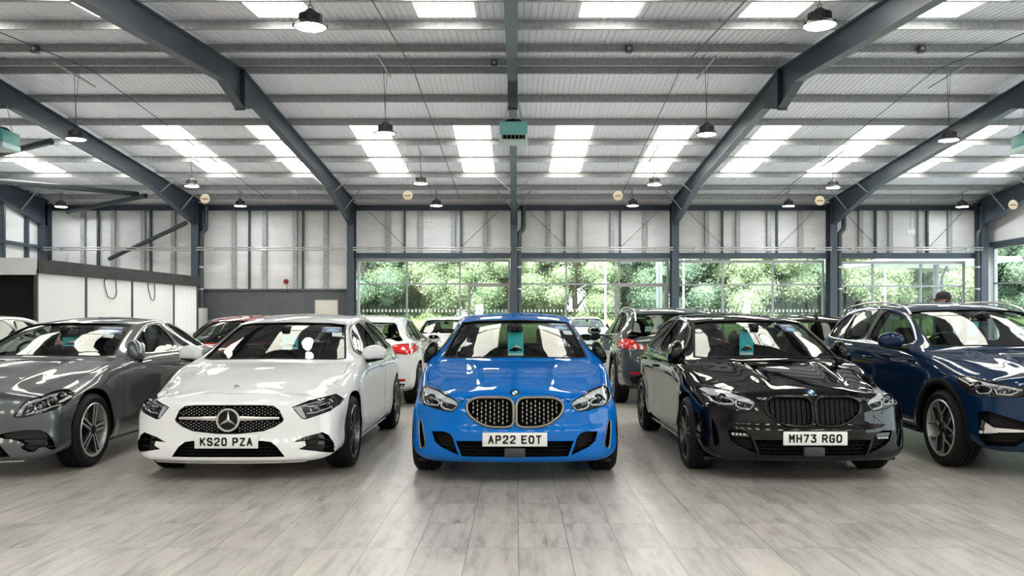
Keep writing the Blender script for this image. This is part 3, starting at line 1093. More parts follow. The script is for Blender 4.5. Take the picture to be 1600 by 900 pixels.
def cclass():
    m = bmw1()
    m.update(name='coupe_car', L=4.70, R=.335, axles=(.80, 3.64), nose=(.42, 2.4, .91), waist=.97, cav=(1.35, 4.1), lag=.16)
    t = m['tab']
    t.update(
        zt=[(0, .735), (.12, .795), (.3, .845), (.5, .88), (.7, .908), (.9, .931), (1.1, .951), (1.25, .965), (1.36, 1.0), (1.75, 1.165), (2.05, 1.283), (2.25, 1.325), (2.5, 1.352), (2.9, 1.375), (3.2, 1.365), (3.6, 1.30), (4.0, 1.17), (4.3, 1.04), (4.5, 1.0), (4.70, .97)],
        w=[(0, .872), (.5, .895), (1, .90), (2, .89), (3, .90), (3.7, .91), (4.2, .88), (4.70, .82)],
        zb=[(0, .16), (.5, .18), (1.2, .16), (3, .16), (4, .20), (4.70, .28)],
        zbelt=[(0, .64), (.4, .745), (.8, .85), (1.2, .92), (1.5, .945), (2.5, .965), (3.5, .985), (4.2, .98), (4.5, .95), (4.70, .92)],
        zsh=[(0, .56), (.5, .66), (1, .75), (2, .80), (3.5, .83), (4.70, .80)],
        wb=[(0, .77), (.5, .82), (1.0, .855), (1.5, .86), (2.5, .85), (3.5, .84), (4.3, .80), (4.70, .74)],
        wr=[(0, .60), (.5, .65), (1.0, .70), (1.4, .72), (1.75, .68), (2.4, .60), (2.7, .585), (3.4, .565), (3.9, .58), (4.3, .62), (4.70, .62)],
        xr=[(0, .42), (.3, .44), (1.2, .52)], ch=[(.05, 0), (.25, .010), (1.0, .014), (1.3, 0)],
        q=[(.13, .05), (.19, 0), (.28, 0), (.40, .02), (.5, .02), (.62, .04), (.72, .08), (.80, .15)],
        qr=[(.2, .07), (.32, .0), (.6, .01), (.75, .03), (.98, .05)])
    m['windscreen'] = [(0, .995), (.35, .99), (.60, .982), (.695, .99), (.66, 1.06), (.60, 1.19), (.552, 1.278), (.40, 1.297), (0, 1.306)]
    m['rear_window'] = [(0, 1.08), (.45, 1.085), (.57, 1.10), (.52, 1.24), (.48, 1.265), (0, 1.285)]
    m['side_windows'] = [[(1.74, .992), (2.1, 1.135), (2.38, 1.235), (2.62, 1.278), (2.86, 1.292), (2.92, .997)], [(3.0, 1.0), (2.95, 1.292), (3.25, 1.275), (3.52, 1.215), (3.74, 1.12), (3.80, 1.05), (3.72, 1.015)]]
    m['dlo'] = [(1.68, .98), (2.08, 1.147), (2.36, 1.252), (2.62, 1.298), (2.9, 1.31), (3.27, 1.292), (3.55, 1.23), (3.80, 1.12), (3.86, 1.04), (3.75, 1.0), (2.9, .984)]
    m['pillars'] = [[(2.925, .998), (2.865, 1.292), (2.945, 1.292), (2.995, 1.0)]]
    m['bonnet'] = [(0, .12), (.40, .17), (.56, .30), (.665, .62), (.70, 1.0), (.71, 1.34), (.55, 1.28), (.3, 1.245), (0, 1.235)]
    m['doors'] = [('front_door', [(1.40, .27), (1.38, .60), (1.42, .93), (2.98, .962), (3.0, .75), (2.95, .45), (2.93, .27)])]
    m.update(dash=(1.52, .96), mirr=(.84, 1.80, 1.03), mirror=(2.05, 1.215), rear_seat=3.5, handle=[(2.75, .83)], trim=M_CHROME)
    return m

def x1():
    m = bmw1()
    m.update(name='suv_car', L=4.45, R=.352, axles=(.83, 3.50), track=.785, nose=(.42, 2.6, .92), tail=(.32, 2.8, .91), waist=.975, cav=(1.2, 4.22), lag=.14, archgap=.045, flare=.02)
    t = m['tab']
    t.update(
        zt=[(0, .88), (.12, .935), (.3, .978), (.5, 1.009), (.7, 1.033), (.9, 1.053), (1.08, 1.07), (1.18, 1.11), (1.6, 1.30), (1.88, 1.425), (2.05, 1.475), (2.3, 1.515), (2.7, 1.54), (3.2, 1.535), (3.7, 1.505), (4.0, 1.46), (4.18, 1.30), (4.34, 1.10), (4.45, 1.05)],
        w=[(0, .885), (.5, .90), (1, .905), (2, .895), (3, .90), (3.6, .908), (4.1, .89), (4.45, .85)],
        zb=[(0, .23), (.5, .22), (1.2, .21), (3, .21), (4, .25), (4.45, .33)],
        zbelt=[(0, .79), (.4, .88), (.8, .965), (1.2, 1.02), (1.5, 1.04), (2.5, 1.065), (3.5, 1.10), (4.1, 1.10), (4.3, 1.04), (4.45, 1.0)],
        zsh=[(0, .70), (.5, .80), (1, .86), (2, .90), (3.5, .94), (4.45, .93)],
        wb=[(0, .80), (.5, .84), (1.0, .86), (1.5, .868), (2.5, .865), (3.5, .85), (4.1, .82), (4.45, .78)],
        wr=[(0, .64), (.5, .69), (1.0, .73), (1.25, .745), (1.5, .715), (2.0, .645), (2.4, .635), (3.4, .625), (3.9, .615), (4.2, .63), (4.45, .64)],
        xr=[(0, .40), (.3, .42), (1.1, .50)], ch=[(.05, 0), (.25, .012), (.95, .016), (1.15, 0)],
        q=[(.2, .08), (.28, .02), (.36, 0), (.5, 0), (.62, .015), (.75, .03), (.86, .06), (.94, .13)],
        qr=[(.25, .07), (.38, .0), (.65, .01), (.85, .04), (1.05, .08)])
    m['windscreen'] = [(0, 1.10), (.35, 1.095), (.62, 1.085), (.722, 1.09), (.70, 1.16), (.645, 1.32), (.602, 1.42), (.44, 1.44), (0, 1.448)]
    m['rear_window'] = [(0, 1.12), (.55, 1.13), (.66, 1.15), (.59, 1.385), (.55, 1.41), (0, 1.425)]
    m['side_windows'] = [[(1.50, 1.08), (1.80, 1.25), (2.04, 1.37), (2.3, 1.43), (2.55, 1.448), (2.60, 1.09)], [(2.69, 1.093), (2.65, 1.452), (3.0, 1.448), (3.30, 1.425), (3.36, 1.105)], [(3.43, 1.108), (3.37, 1.42), (3.6, 1.375), (3.78, 1.28), (3.84, 1.18), (3.78, 1.13)]]
    m['dlo'] = [(1.44, 1.068), (1.78, 1.26), (2.02, 1.387), (2.3, 1.45), (2.65, 1.468), (3.05, 1.466), (3.36, 1.442), (3.64, 1.388), (3.84, 1.28), (3.90, 1.18), (3.82, 1.115), (2.65, 1.078)]
    m['pillars'] = [[(2.605, 1.092), (2.555, 1.45), (2.645, 1.453), (2.685, 1.094)], [(3.365, 1.107), (3.305, 1.425), (3.365, 1.418), (3.425, 1.108)]]
    m['bonnet'] = [(0, .12), (.45, .16), (.62, .28), (.70, .55), (.72, .90), (.735, 1.16), (.55, 1.10), (.3, 1.07), (0, 1.06)]
    m['doors'] = [('front_door', [(1.33, .33), (1.31, .70), (1.33, 1.02), (2.63, 1.062), (2.63, .70), (2.61, .33)]), ('rear_door', [(2.64, .33), (2.65, .70), (2.66, 1.062), (3.56, 1.088), (3.38, .90), (3.12, .72), (3.04, .5), (3.02, .33)])]
    m.update(dash=(1.32, 1.06), mirr=(.955, 1.58, 1.13), mirror=(1.80, 1.36), rear_seat=3.3, handle=[(2.45, .93), (3.32, .965)], trim=M_CHROME)
    return m

# ------------------------------------------------------------------ fronts
def grille_studs(car, parent, outline, zoff, pitch_x, pitch_z, w, h, m, name='grille_mesh', skip=None):
    mb = MB()
    xs = [p.x for p in outline]; zs = [p.y for p in outline]
    inner = offset_poly(outline, -max(w, h) * .8)
    i = 0
    x = min(xs)
    cx = (min(xs) + max(xs)) / 2; cz = (min(zs) + max(zs)) / 2
    nx = int((max(xs) - min(xs)) / pitch_x / 2) + 1; nz = int((max(zs) - min(zs)) / pitch_z / 2) + 1
    for i in range(-nx, nx + 1):
        for j in range(-nz, nz + 1):
            x = cx + i * pitch_x; z = cz + (j + (.5 if i % 2 else 0)) * pitch_z
            if not inside((x, z), inner) or (skip and skip(x, z)):
                continue
            p, n, r = car.cast('front', x, z)
            p = p + r * zoff
            mb.rbox(p.x - w / 2, p.x + w / 2, p.y - .008, p.y + .012, p.z - h / 2, p.z + h / 2, min(w, h) * .3, 0, None, 1)
    return mb.build(name, m, parent)

def lamp(car, outline, d, guides=(), lenses=(), depth=.07, strip=None, mirror=True, cover=M_CLEAR, inner=M_LENSIN, extra=None):
    """a headlamp: dark bowl in the pocket, light guides, projector lenses and a clear cover"""
    for sg in ((1, -1) if mirror else (1,)):
        fx = (lambda P: [Vector(p) for p in P]) if sg == 1 else mirror_x
        o = fx(outline)
        hb = car.patch('headlamp', offset_poly(resample(o, .03), -.003), d, -depth + .012, .006, inner, h=.03)
        for gd, r, off in guides:
            mb = MB(); car.tube_on(mb, fx(gd), d, off, r, closed=False, h=.015, seg=6)
            mb.build('light_guide', M_DRL, hb)
        if strip:
            for st, off, mm in strip:
                car.patch('light_strip', fx(st), d, off, .02, mm, hb, h=.02)
        for (x, z, r) in lenses:
            p, n, rr = car.cast(d, x * sg, z)
            p = p + rr * .045
            mb = MB()
            M = Matrix.Translation(p) @ Matrix.Rotation(PI / 2, 4, 'X')
            mb.lathe([(r * 1.25, -.03), (r * 1.25, .012), (r * 1.02, .006), (r * 1.0, -.03)], 20, M, 0, True)
            mb.lathe([(0, .014), (r * .5, .011), (r * .85, .0), (r, -.015), (0, -.02)], 20, M, 1)
            mb.build('projector_lens', [M_REFL, M_LENS], hb)
        car.patch('lamp_cover', offset_poly(resample(o, .03), -.002), d, -.001, .003, cover, hb, h=.03)
        ed = MB(); car.tube_on(ed, o, d, -.002, .005, .004, True); ed.build('lamp_seal', M_GBLACK, hb)

def recess(car, name, outline, d, off, m, parent=None, mesh_lines=0, frame=None, fr=.008):
    o = car.patch(name, offset_poly(resample(outline, .03), .001), d, off, .006, m, parent, h=.035)
    return o

def honeycomb(car, parent, outline, off, pitch, r=.003, m=None):
    """a grille of staggered horizontal bars with short uprights behind the opening"""
    mb = MB()
    xs = [p.x for p in outline]; zs = [p.y for p in outline]
    z = min(zs) + pitch * .6; row = 0
    while z < max(zs):
        x = min(xs)
        seg = []
        k = 0
        while x < max(xs) + .01:
            if inside((x, z), outline):
                p, n, rr = car.cast('front', x, z); seg.append(p + rr * off)
            else:
                if len(seg) > 1: mb.tube(seg, r, 5)
                seg = []
            x += .03
        if len(seg) > 1: mb.tube(seg, r, 5)
        x = min(xs) + (pitch if row % 2 else 0)
        while x < max(xs):
            if inside((x, z), outline) and inside((x, z + pitch), outline):
                p, n, rr = car.cast('front', x, z); q, n2, r2 = car.cast('front', x, z + pitch)
                mb.tube([p + rr * off, q + rr * off], r * .8, 4)
            x += pitch * 2
        z += pitch; row += 1
    if mb.v:
        mb.build('intake_mesh', m or M_MBLACK, parent)

def bmw_front(car, kidney, P, text, studs, frame_m, fogs):
    Zb = (640, 580, 4.848)
    ref = FRONT_REF.get('bmw1')
    f = ref
    car.s['bonnet'] = f['bonnet']
    kid = f['kidney']; lampo = f['lamp']; cen = f['centre']; out = f['outer']; cur = f['curtain']
    pk = []
    for sg in (1, -1):
        fx = (lambda Q: [Vector(p) for p in Q]) if sg == 1 else mirror_x
        pk += [(fx(kid), 'front', .07, .035), (fx(lampo), 'front', .07, .03), (fx(cur), 'front', .08, .03), (fx(out), 'front', .07, .035)]
    pk.append((full(cen), 'front', .08, .04))
    complete(car, P, style='dark', pocket_list=pk)
    for sg in (1, -1):
        fx = (lambda Q: [Vector(p) for p in Q]) if sg == 1 else mirror_x
        k = fx(kid)
        g = recess(car, 'kidney_grille', k, 'front', -.05, M_GAP)
        mb = MB(); car.tube_on(mb, k, 'front', .004, .0145, .012, True, h=.02, seg=10); mb.build('grille_frame', frame_m, g, 60)
        if studs:
            grille_studs(car, g, k, .022, .0345, .034, .0095, .022, M_SATIN)
        else:
            mb = MB()
            xs = [p.x for p in k]; zs = [p.y for p in k]
            n = 9
            for i in range(n):
                x = min(xs) + (i + .6) / n * (max(xs) - min(xs))
                zz = [min(zs) + (max(zs) - min(zs)) * j / 40 for j in range(41)]
                zz = [z for z in zz if inside((x, z), k)]
                if len(zz) > 4:
                    pts = []
                    for z in zz[1:-1]:
                        p, nn, r = car.cast('front', x, z); pts.append(p + r * .028)
                    mb.tube(pts, .006, 8, r2=.018)
            mb.build('grille_slats', M_MBLACK, g)
        c = fx(cur)
        o = recess(car, 'air_curtain', c, 'front', -.07, M_GAP)
        mb = MB(); car.tube_on(mb, c, 'front', .001, .0045, .006, True, h=.02); mb.build('intake_frame', M_BRONZE if studs else M_GBLACK, o)
        q = fx(out)
        o = recess(car, 'side_intake', q, 'front', -.055, M_MBLACK)
        honeycomb(car, o, q, .035, .03)
        if fogs:
            cx = sum(p.x for p in q) / len(q)
            fl = fx(f['fog'])
            car.patch('fog_lamp', fl, 'front', -.004, .03, M_LENS, o, h=.02)
            mb = MB()
            for k2 in range(4):
                a = fl[0].lerp(fl[1], (k2 + .7) / 4.6)
                p, nn, r = car.cast('front', a.x, a.y - .012); mb.ell(p, .011, .008, .009)
            mb.build('fog_light_cells', M_DRL, o)
    ic = full(cen)
    o = recess(car, 'lower_intake', ic, 'front', -.065, M_GAP)
    honeycomb(car, o, ic, .045, .03)
    p = car.cast('front', 0, .27)[0]
    mb = MB(); mb.rbox(-.085, .085, p.y + .0, p.y + .05, .238, .315, .01); mb.build('sensor_cover', mat('grey_plastic', (.03, .03, .032), .5), o)
    lamp(car, lampo, 'front', f['guides'], f['lenses'], strip=[(f['strip'], -.012, M_DRL)])
    plate(car, text, .387)
    badge_round(car, 0, .752, .04, 'quarters')
    # splitter blade
    sp = MB(); pts = [(x, .175) for x in np.linspace(-.84, .84, 45)]
    L3 = car.line3(pts, 'front', .010)
    L3 = [Vector((v.x, v.y, .172 - .006 * (1 - abs(v.x)))) for v in L3]
    sp.tube(L3, .035, 8, r2=.026, up=(0, 0, 1)); sp.build('front_splitter', M_GBLACK, car.root, 50)
    mx, my, mz = car.s['mirr']
    mirrors(car, M_GBLACK, mx, my, mz, True, style='fin')
    handles(car, P, car.s['handle'])
    rear_details(car, 'wide')
    for d in ('left', 'right'):
        mb = MB(); car.tube_on(mb, [(1.25, .20), (3.1, .20)], d, .004, .02, .014, False, h=.1); mb.build('side_skirt', M_GBLACK, car.root)

def rear_details(car, kind, text=None):
    s = car.s
    T = car.T
    zz = T['zsh'](s['L']) - .82
    if kind == 'merc':
        tl = [(.40, .905), (.60, .955), (.78, .965), (.885, .94), (.885, .86), (.80, .795), (.62, .815), (.44, .86)]
    elif kind == 'suv':
        tl = [(.34, .94), (.60, .945), (.66, 1.03), (.80, 1.05), (.89, 1.02), (.89, .90), (.60, .885), (.34, .895)]
    else:
        tl = [(.40, .89), (.60, .92), (.88, .925), (.88, .80), (.62, .83), (.42, .855)]
    for sg in (1, -1):
        fx = (lambda Q: [Vector(p) for p in Q]) if sg == 1 else mirror_x
        t = car.patch('tail_lamp', smooth_poly(fx(tl), 1), 'rear', .006, .02, M_REDLAMP, h=.04)
        car.patch('lamp_strip', smooth_poly(offset_poly(fx(tl), -.028), 1), 'rear', .009, .004, mat('red_lamp_bright', (.65, .02, .015), .15, 0, 1.0), t, h=.04)
        rf = [(.48, .40 + zz), (.74, .40 + zz), (.74, .435 + zz), (.48, .435 + zz)]
        car.patch('rear_reflector', fx(rf), 'rear', .004, .01, M_REDLAMP, h=.05)
    low = full([(0, .285 + zz * .5), (.70, .285 + zz * .5), (.74, .36 + zz), (.55, .385 + zz), (0, .385 + zz)])
    car.patch('rear_diffuser', low, 'rear', .004, .01, M_MBLACK, h=.07)
    plate(car, text or '', .60 + zz if kind != 'wide' else .60, 'rear', chars=bool(text), yellow=True)

FRONT_REF = {}
def trace_bmw(car):
    """front features of the blue car, as outlines on the car's own front (left half, mirrored)"""
    Z = lambda pts: car.px(pts, 640, 580, 4.848)
    f = {}
    f['kidney'] = Z([(433, 262), (440, 243), (455, 228), (490, 209), (515, 203), (560, 200), (640, 200), (710, 201), (745, 207), (768, 220), (783, 243), (787, 265), (787, 382), (780, 405), (762, 420), (730, 426), (640, 426), (590, 418), (545, 402), (500, 374), (462, 342), (444, 318), (435, 292)])
    f['lamp'] = smooth_poly(Z([(70, 175), (88, 128), (130, 105), (200, 128), (290, 182), (382, 243), (328, 310), (250, 297), (112, 256), (80, 222)]), 1)
    f['strip'] = Z([(100, 130), (132, 111), (205, 137), (290, 190), (370, 242), (345, 256), (270, 222), (190, 180), (120, 168)])
    f['guides'] = [(Z([(95, 165), (105, 225), (125, 245), (205, 255), (222, 235), (200, 205), (160, 178), (105, 165)]), .007, -.018),
                   (Z([(235, 220), (232, 262), (255, 282), (325, 298), (360, 255), (320, 240), (240, 218)]), .007, -.018)]
    L1 = Z([(160, 212), (285, 258)])
    f['lenses'] = [(L1[0].x, L1[0].y, .033), (L1[1].x, L1[1].y, .026)]
    f['curtain'] = smooth_poly(Z([(72, 365), (95, 378), (116, 520), (118, 565), (90, 588), (80, 560), (72, 450)]), 1)
    f['outer'] = Z([(170, 455), (255, 455), (300, 470), (325, 500), (372, 638), (340, 622), (235, 572), (190, 530)])
    c = Z([(350, 527), (798, 527), (798, 650), (395, 645)])
    c[1].x = 0; c[2].x = 0
    f['centre'] = [c[1], c[0], c[3], c[2]]
    f['fog'] = Z([(185, 470), (300, 478), (312, 505), (200, 500)])
    bo = car.px([(798, 170), (560, 172), (450, 196), (388, 230), (295, 166), (205, 110), (140, 92)], 640, 580, 4.848, 'top')
    bo = [Vector((abs(p.x), p.y)) for p in bo]; bo[0].x = 0
    f['bonnet'] = bo + [Vector((.778, .78)), Vector((.785, 1.0)), Vector((.75, 1.24)), Vector((.55, 1.165)), Vector((.3, 1.127)), Vector((0, 1.117))]
    FRONT_REF['bmw1'] = f

def merc_front(car, P, text, f, coupe=False):
    pk = []
    for sg in (1, -1):
        fx = (lambda Q: [Vector(p) for p in Q]) if sg == 1 else mirror_x
        pk += [(fx(f['lamp']), 'front', .07, .03), (fx(f['side']), 'front', .07, .035)]
    g_o = full(f['grille']); lo = full(f['lower'])
    pk += [(g_o, 'front', .06, .04), (lo, 'front', .08, .04)]
    complete(car, P, style=f['wheel'], pocket_list=pk)
    g = recess(car, 'diamond_grille', g_o, 'front', -.045, M_GAP)
    mb = MB(); car.tube_on(mb, g_o, 'front', -.001, .006, .006, True, h=.02); mb.build('grille_frame', M_GBLACK, g)
    zs = f['star'][1]; rs = f['star'][2]
    bar_z = zs + .012
    grille_studs(car, g, g_o, .02, .0225, .0235, .0085, .0085, M_SATIN, skip=lambda x, z: math.hypot(x, z - zs) < rs + .008 or (abs(z - bar_z) < .024))
    mb = MB()
    xe = max(p.x for p in g_o) - .03
    for sg in (-1, 1):
        pts = car.line3([(sg * x, bar_z) for x in np.linspace(rs * .8, xe, 20)], 'front', -.004)
        mb.tube(pts, [.010] * 20, 8, r2=[.021 - .009 * i / 19 for i in range(20)], up=(0, 0, 1))
    mb.build('grille_bar', M_SATIN, g, 60)
    badge_round(car, 0, zs, rs, 'star', parent=g)
    o = recess(car, 'lower_intake', lo, 'front', -.065, M_GAP)
    honeycomb(car, o, lo, .045, .028)
    for sg in (1, -1):
        fx = (lambda Q: [Vector(p) for p in Q]) if sg == 1 else mirror_x
        q = fx(f['side'])
        o = recess(car, 'side_intake', q, 'front', -.055, M_GBLACK)
        mb = MB()
        for fin in f['fins']:
            pts = car.line3(resample(fx(fin), .03, False), 'front', -.006)
            if len(pts) > 1: mb.tube(pts, .012, 6, r2=.006, up=(0, 0, 1))
        mb.build('intake_fins', M_GBLACK, o)
    lamp(car, f['lamp'], 'front', f['guides'], f['lenses'], strip=f['strip'])
    plate(car, text, f['plate_z'])
    badge_round(car, 0, f['badge_z'], .022, 'star')
    # chrome strip along the chin
    mb = MB(); zc = f['chin']
    pts = car.line3([(x, zc) for x in np.linspace(-.62, .62, 40)], 'front', .006)
    mb.tube(pts, .008, 6, r2=.006); mb.build('chin_trim', M_CHROME, car.root)
    mx, my, mz = car.s['mirr']
    mirrors(car, P, mx, my, mz, folded=False, style='fin' if coupe else '')
    handles(car, P, car.s['handle'])
    rear_details(car, 'merc')
    for d in ('left', 'right'):
        mb = MB(); car.tube_on(mb, [(1.25, .19), (3.1, .19)], d, .004, .016, .012, False, h=.1); mb.build('side_skirt', P, car.root)

def trace_aclass(car):
    f = dict(wheel='greystar')
    Z = lambda pts: car.px(pts, 230, 580, 5.626)
    R = lambda pts: car.px(pts, 440, 580, 5.625)
    g = Z([(250, 425), (288, 345), (335, 311), (420, 303), (728, 303), (728, 547), (600, 545), (400, 522), (310, 482), (258, 443)])
    g = [Vector((-abs(p.x), p.y)) for p in g]
    g[4].x = 0; g[5].x = 0
    f['grille'] = g[4:6] + g[6:] + g[:4]
    f['grille'] = [g[5]] + g[6:] + g[:4] + [g[4]]
    f['star'] = (0, Z([(728, 430)])[0].y, .097)
    lo = Z([(215, 752), (275, 665), (330, 622), (400, 612), (728, 616), (728, 757)])
    lo[4].x = 0; lo[5].x = 0
    f['lower'] = [lo[5]] + lo[:5]
    f['side'] = R([(95, 625), (200, 577), (360, 535), (412, 560), (462, 632), (490, 692), (300, 702), (148, 685), (215, 652), (205, 615)])
    f['fins'] = [R([(215, 612), (330, 590), (450, 610)]), R([(225, 655), (330, 650), (470, 665)])]
    f['lamp'] = R([(93, 318), (250, 256), (480, 200), (550, 238), (510, 290), (430, 345), (320, 385), (215, 420), (180, 415)])
    f['strip'] = [(R([(105, 322), (165, 300), (220, 412), (185, 412)]), -.014, M_DRL), (R([(170, 297), (300, 250), (470, 207), (480, 222), (320, 268), (180, 318)]), -.016, mat('lamp_grey', (.22, .23, .24), .3, .4))]
    f['guides'] = [(R([(230, 310), (330, 290), (450, 245)]), .005, -.02), (R([(225, 372), (320, 358), (430, 310), (470, 262)]), .005, -.02)]
    l = R([(285, 330), (400, 290)])
    f['lenses'] = [(l[0].x, l[0].y, .034), (l[1].x, l[1].y, .030)]
    f['plate_z'] = .352
    f['badge_z'] = .775
    f['chin'] = .178
    return f

def trace_cclass(car):
    f = dict(wheel='star')
    Z = lambda pts: car.px(pts, 0, 560, 5.0)
    f['lamp'] = smooth_poly(Z([(100, 458), (135, 415), (185, 345), (240, 322), (400, 262), (480, 243), (550, 240), (578, 265), (568, 310), (480, 383), (330, 430), (180, 463)]), 1)
    f['side'] = smooth_poly(Z([(-30, 600), (100, 570), (220, 556), (340, 560), (425, 635), (468, 715), (430, 745), (250, 745), (150, 695), (205, 672), (110, 635), (10, 625)]), 1)
    f['fins'] = [Z([(120, 632), (250, 625), (420, 622)]), Z([(170, 692), (280, 688), (450, 685)])]
    f['grille'] = [Vector(p) for p in [(0, .445), (-.30, .455), (-.40, .50), (-.445, .57), (-.425, .645), (-.36, .675), (0, .69)]]
    f['star'] = (0, .565, .095)
    f['lower'] = [Vector(p) for p in [(0, .20), (-.55, .205), (-.48, .30), (-.35, .36), (0, .365)]]
    f['strip'] = [(Z([(120, 452), (180, 352), (215, 345), (160, 450)]), -.014, mat('lamp_grey', (.22, .23, .24), .3, .4)), (Z([(190, 345), (400, 270), (500, 248), (505, 260), (410, 285), (210, 355)]), -.016, M_DRL)]
    f['guides'] = [(Z([(200, 440), (330, 405), (470, 350)]), .005, -.02), (Z([(390, 300), (400, 360)]), .006, -.02), (Z([(440, 280), (450, 340)]), .006, -.02)]
    l = Z([(290, 380), (380, 335), (460, 300), (525, 275)])
    f['lenses'] = [(p.x, p.y, r) for p, r in zip(l, (.034, .03, .028, .024))]
    f['plate_z'] = .34; f['badge_z'] = .79; f['chin'] = .165
    return f

def x1_front(car, P, text=''):
    Z = lambda pts: car.px(pts, 1400, 560, 5.0)
    lampo = smooth_poly(Z([(452, 158), (520, 130), (620, 150), (760, 185), (900, 215), (1010, 238), (1040, 270), (1000, 300), (920, 308), (700, 292), (590, 290), (540, 262)]), 1)
    side = Z([(640, 425), (700, 408), (1000, 500), (1060, 540), (1050, 620), (930, 690), (700, 680), (648, 620)])
    strip = Z([(655, 468), (690, 492), (760, 540), (1000, 560), (1000, 577), (760, 577), (648, 560)])
    kid = [Vector(p) for p in [(-.035, .50), (-.035, .79), (-.09, .82), (-.34, .81), (-.385, .76), (-.38, .60), (-.32, .51), (-.10, .48)]]
    kid = smooth_poly(kid, 1)
    cen = [Vector(p) for p in [(0, .27), (-.40, .27), (-.46, .38), (0, .40)]]
    pk = []
    for sg in (1, -1):
        fx = (lambda Q: [Vector(p) for p in Q]) if sg == 1 else mirror_x
        pk += [(fx(lampo), 'front', .07, .03), (fx(side), 'front', .07, .035), (fx(kid), 'front', .07, .035)]
    pk.append((full(cen), 'front', .08, .04))
    complete(car, P, style='y', pocket_list=pk)
    for sg in (1, -1):
        fx = (lambda Q: [Vector(p) for p in Q]) if sg == 1 else mirror_x
        o = recess(car, 'side_intake', fx(side), 'front', -.055, M_MBLACK)
        car.patch('bumper_strip', fx(strip), 'front', .004, .03, M_CHROME, o, h=.03)
        mb = MB()
        st = fx(Z([(655, 575), (720, 578), (800, 572)]))
        for k in range(5):
            a = st[0].lerp(st[-1], (k + .3) / 5); p, n, r = car.cast('front', a.x, a.y); mb.rbox(p.x - .012, p.x + .012, p.y - .004, p.y + .02, p.z - .012, p.z + .012, .004)
        mb.build('fog_light_cells', M_DRL, o)
        mb = MB()
        for zz in (610, 640):
            pts = car.line3(resample(fx(Z([(670, zz), (950, zz + 8)])), .04, False), 'front', -.02); mb.tube(pts, .004, 6)
        mb.build('intake_fins', M_GBLACK, o)
        k = fx(kid)
        g = recess(car, 'kidney_grille', k, 'front', -.05, M_MBLACK)
        mb = MB(); car.tube_on(mb, k, 'front', .004, .014, .012, True, h=.02); mb.build('grille_frame', M_CHROME, g)
        mb = MB()
        xs = [p.x for p in k]; zs = [p.y for p in k]
        for i in range(8):
            x = min(xs) + (i + .6) / 8 * (max(xs) - min(xs))
            zz = [min(zs) + (max(zs) - min(zs)) * j / 30 for j in range(31)]
            zz = [z for z in zz if inside((x, z), k)]
            mb.tube([car.cast('front', x, z)[0] + Vector((0, .028, 0)) for z in zz[1:-1]], .006, 6, r2=.018)
        mb.build('grille_slats', M_SATIN, g)
    o = recess(car, 'lower_intake', full(cen), 'front', -.065, M_GAP)
    honeycomb(car, o, full(cen), .045, .03)
    l = Z([(660, 225), (840, 250)])
    lamp(car, lampo, 'front',
         [(Z([(600, 200), (610, 250), (640, 272), (720, 268), (745, 235), (700, 200), (620, 195)]), .006, -.018), (Z([(760, 225), (790, 278), (900, 285), (960, 260), (930, 232), (780, 222)]), .006, -.018)],
         [(l[0].x, l[0].y, .036), (l[1].x, l[1].y, .032)],
         strip=[(Z([(465, 158), (520, 136), (620, 155), (760, 190), (900, 220), (1000, 243), (985, 256), (880, 236), (740, 208), (600, 180), (520, 172)]), -.014, M_DRL)])
    plate(car, text, .45, chars=bool(text))
    badge_round(car, 0, .87, .04, 'quarters')
    mx, my, mz = car.s['mirr']
    mirrors(car, P, mx, my, mz, folded=False)
    handles(car, P, car.s['handle'])
    suv_trim(car)
    rear_details(car, 'suv')

def suv_trim(car, rails=M_CHROME):
    s = car.s
    for d in ('left', 'right'):
        sg = -1 if d == 'left' else 1
        mb = MB()
        pts = []
        for y in np.linspace(2.0, 3.95, 24):
            wr = car.T['wr'](y) - .03
            p, n, r = car.cast('top', sg * wr, y)
            e = min((y - 2.0) / .12, (3.95 - y) / .12, 1.0)
            pts.append(p + Vector((0, 0, .004 + .034 * math.sin(e * PI / 2))))
        mb.tube(pts, .014, 8, r2=.012); mb.build('roof_rail', rails, car.root, 60)
        for ya in s['axles']:
            mb = MB()
            R = s['R'] + .045
            P = []
            for k in range(31):
                a = PI * (-.08 + 1.16 * k / 30)
                y = ya - (R + .022) * math.cos(a); z = s['R'] + .01 + (R + .022) * math.sin(a)
                P.append((y, z))
            pts = car.line3(P, d, .002)
            mb.tube(pts, .03, 8, r2=.014, up=(sg, 0, 0)); mb.build('arch_trim', M_MBLACK, car.root, 60)
        mb = MB(); car.tube_on(mb, [(1.27, .27), (3.05, .27)], d, .004, .045, .016, False, h=.1); mb.build('sill_trim', M_MBLACK, car.root)
        mb = MB(); car.tube_on(mb, [(1.36, .345), (3.0, .345)], d, .012, .012, .008, False, h=.1); mb.build('sill_strip', M_SATIN, car.root)

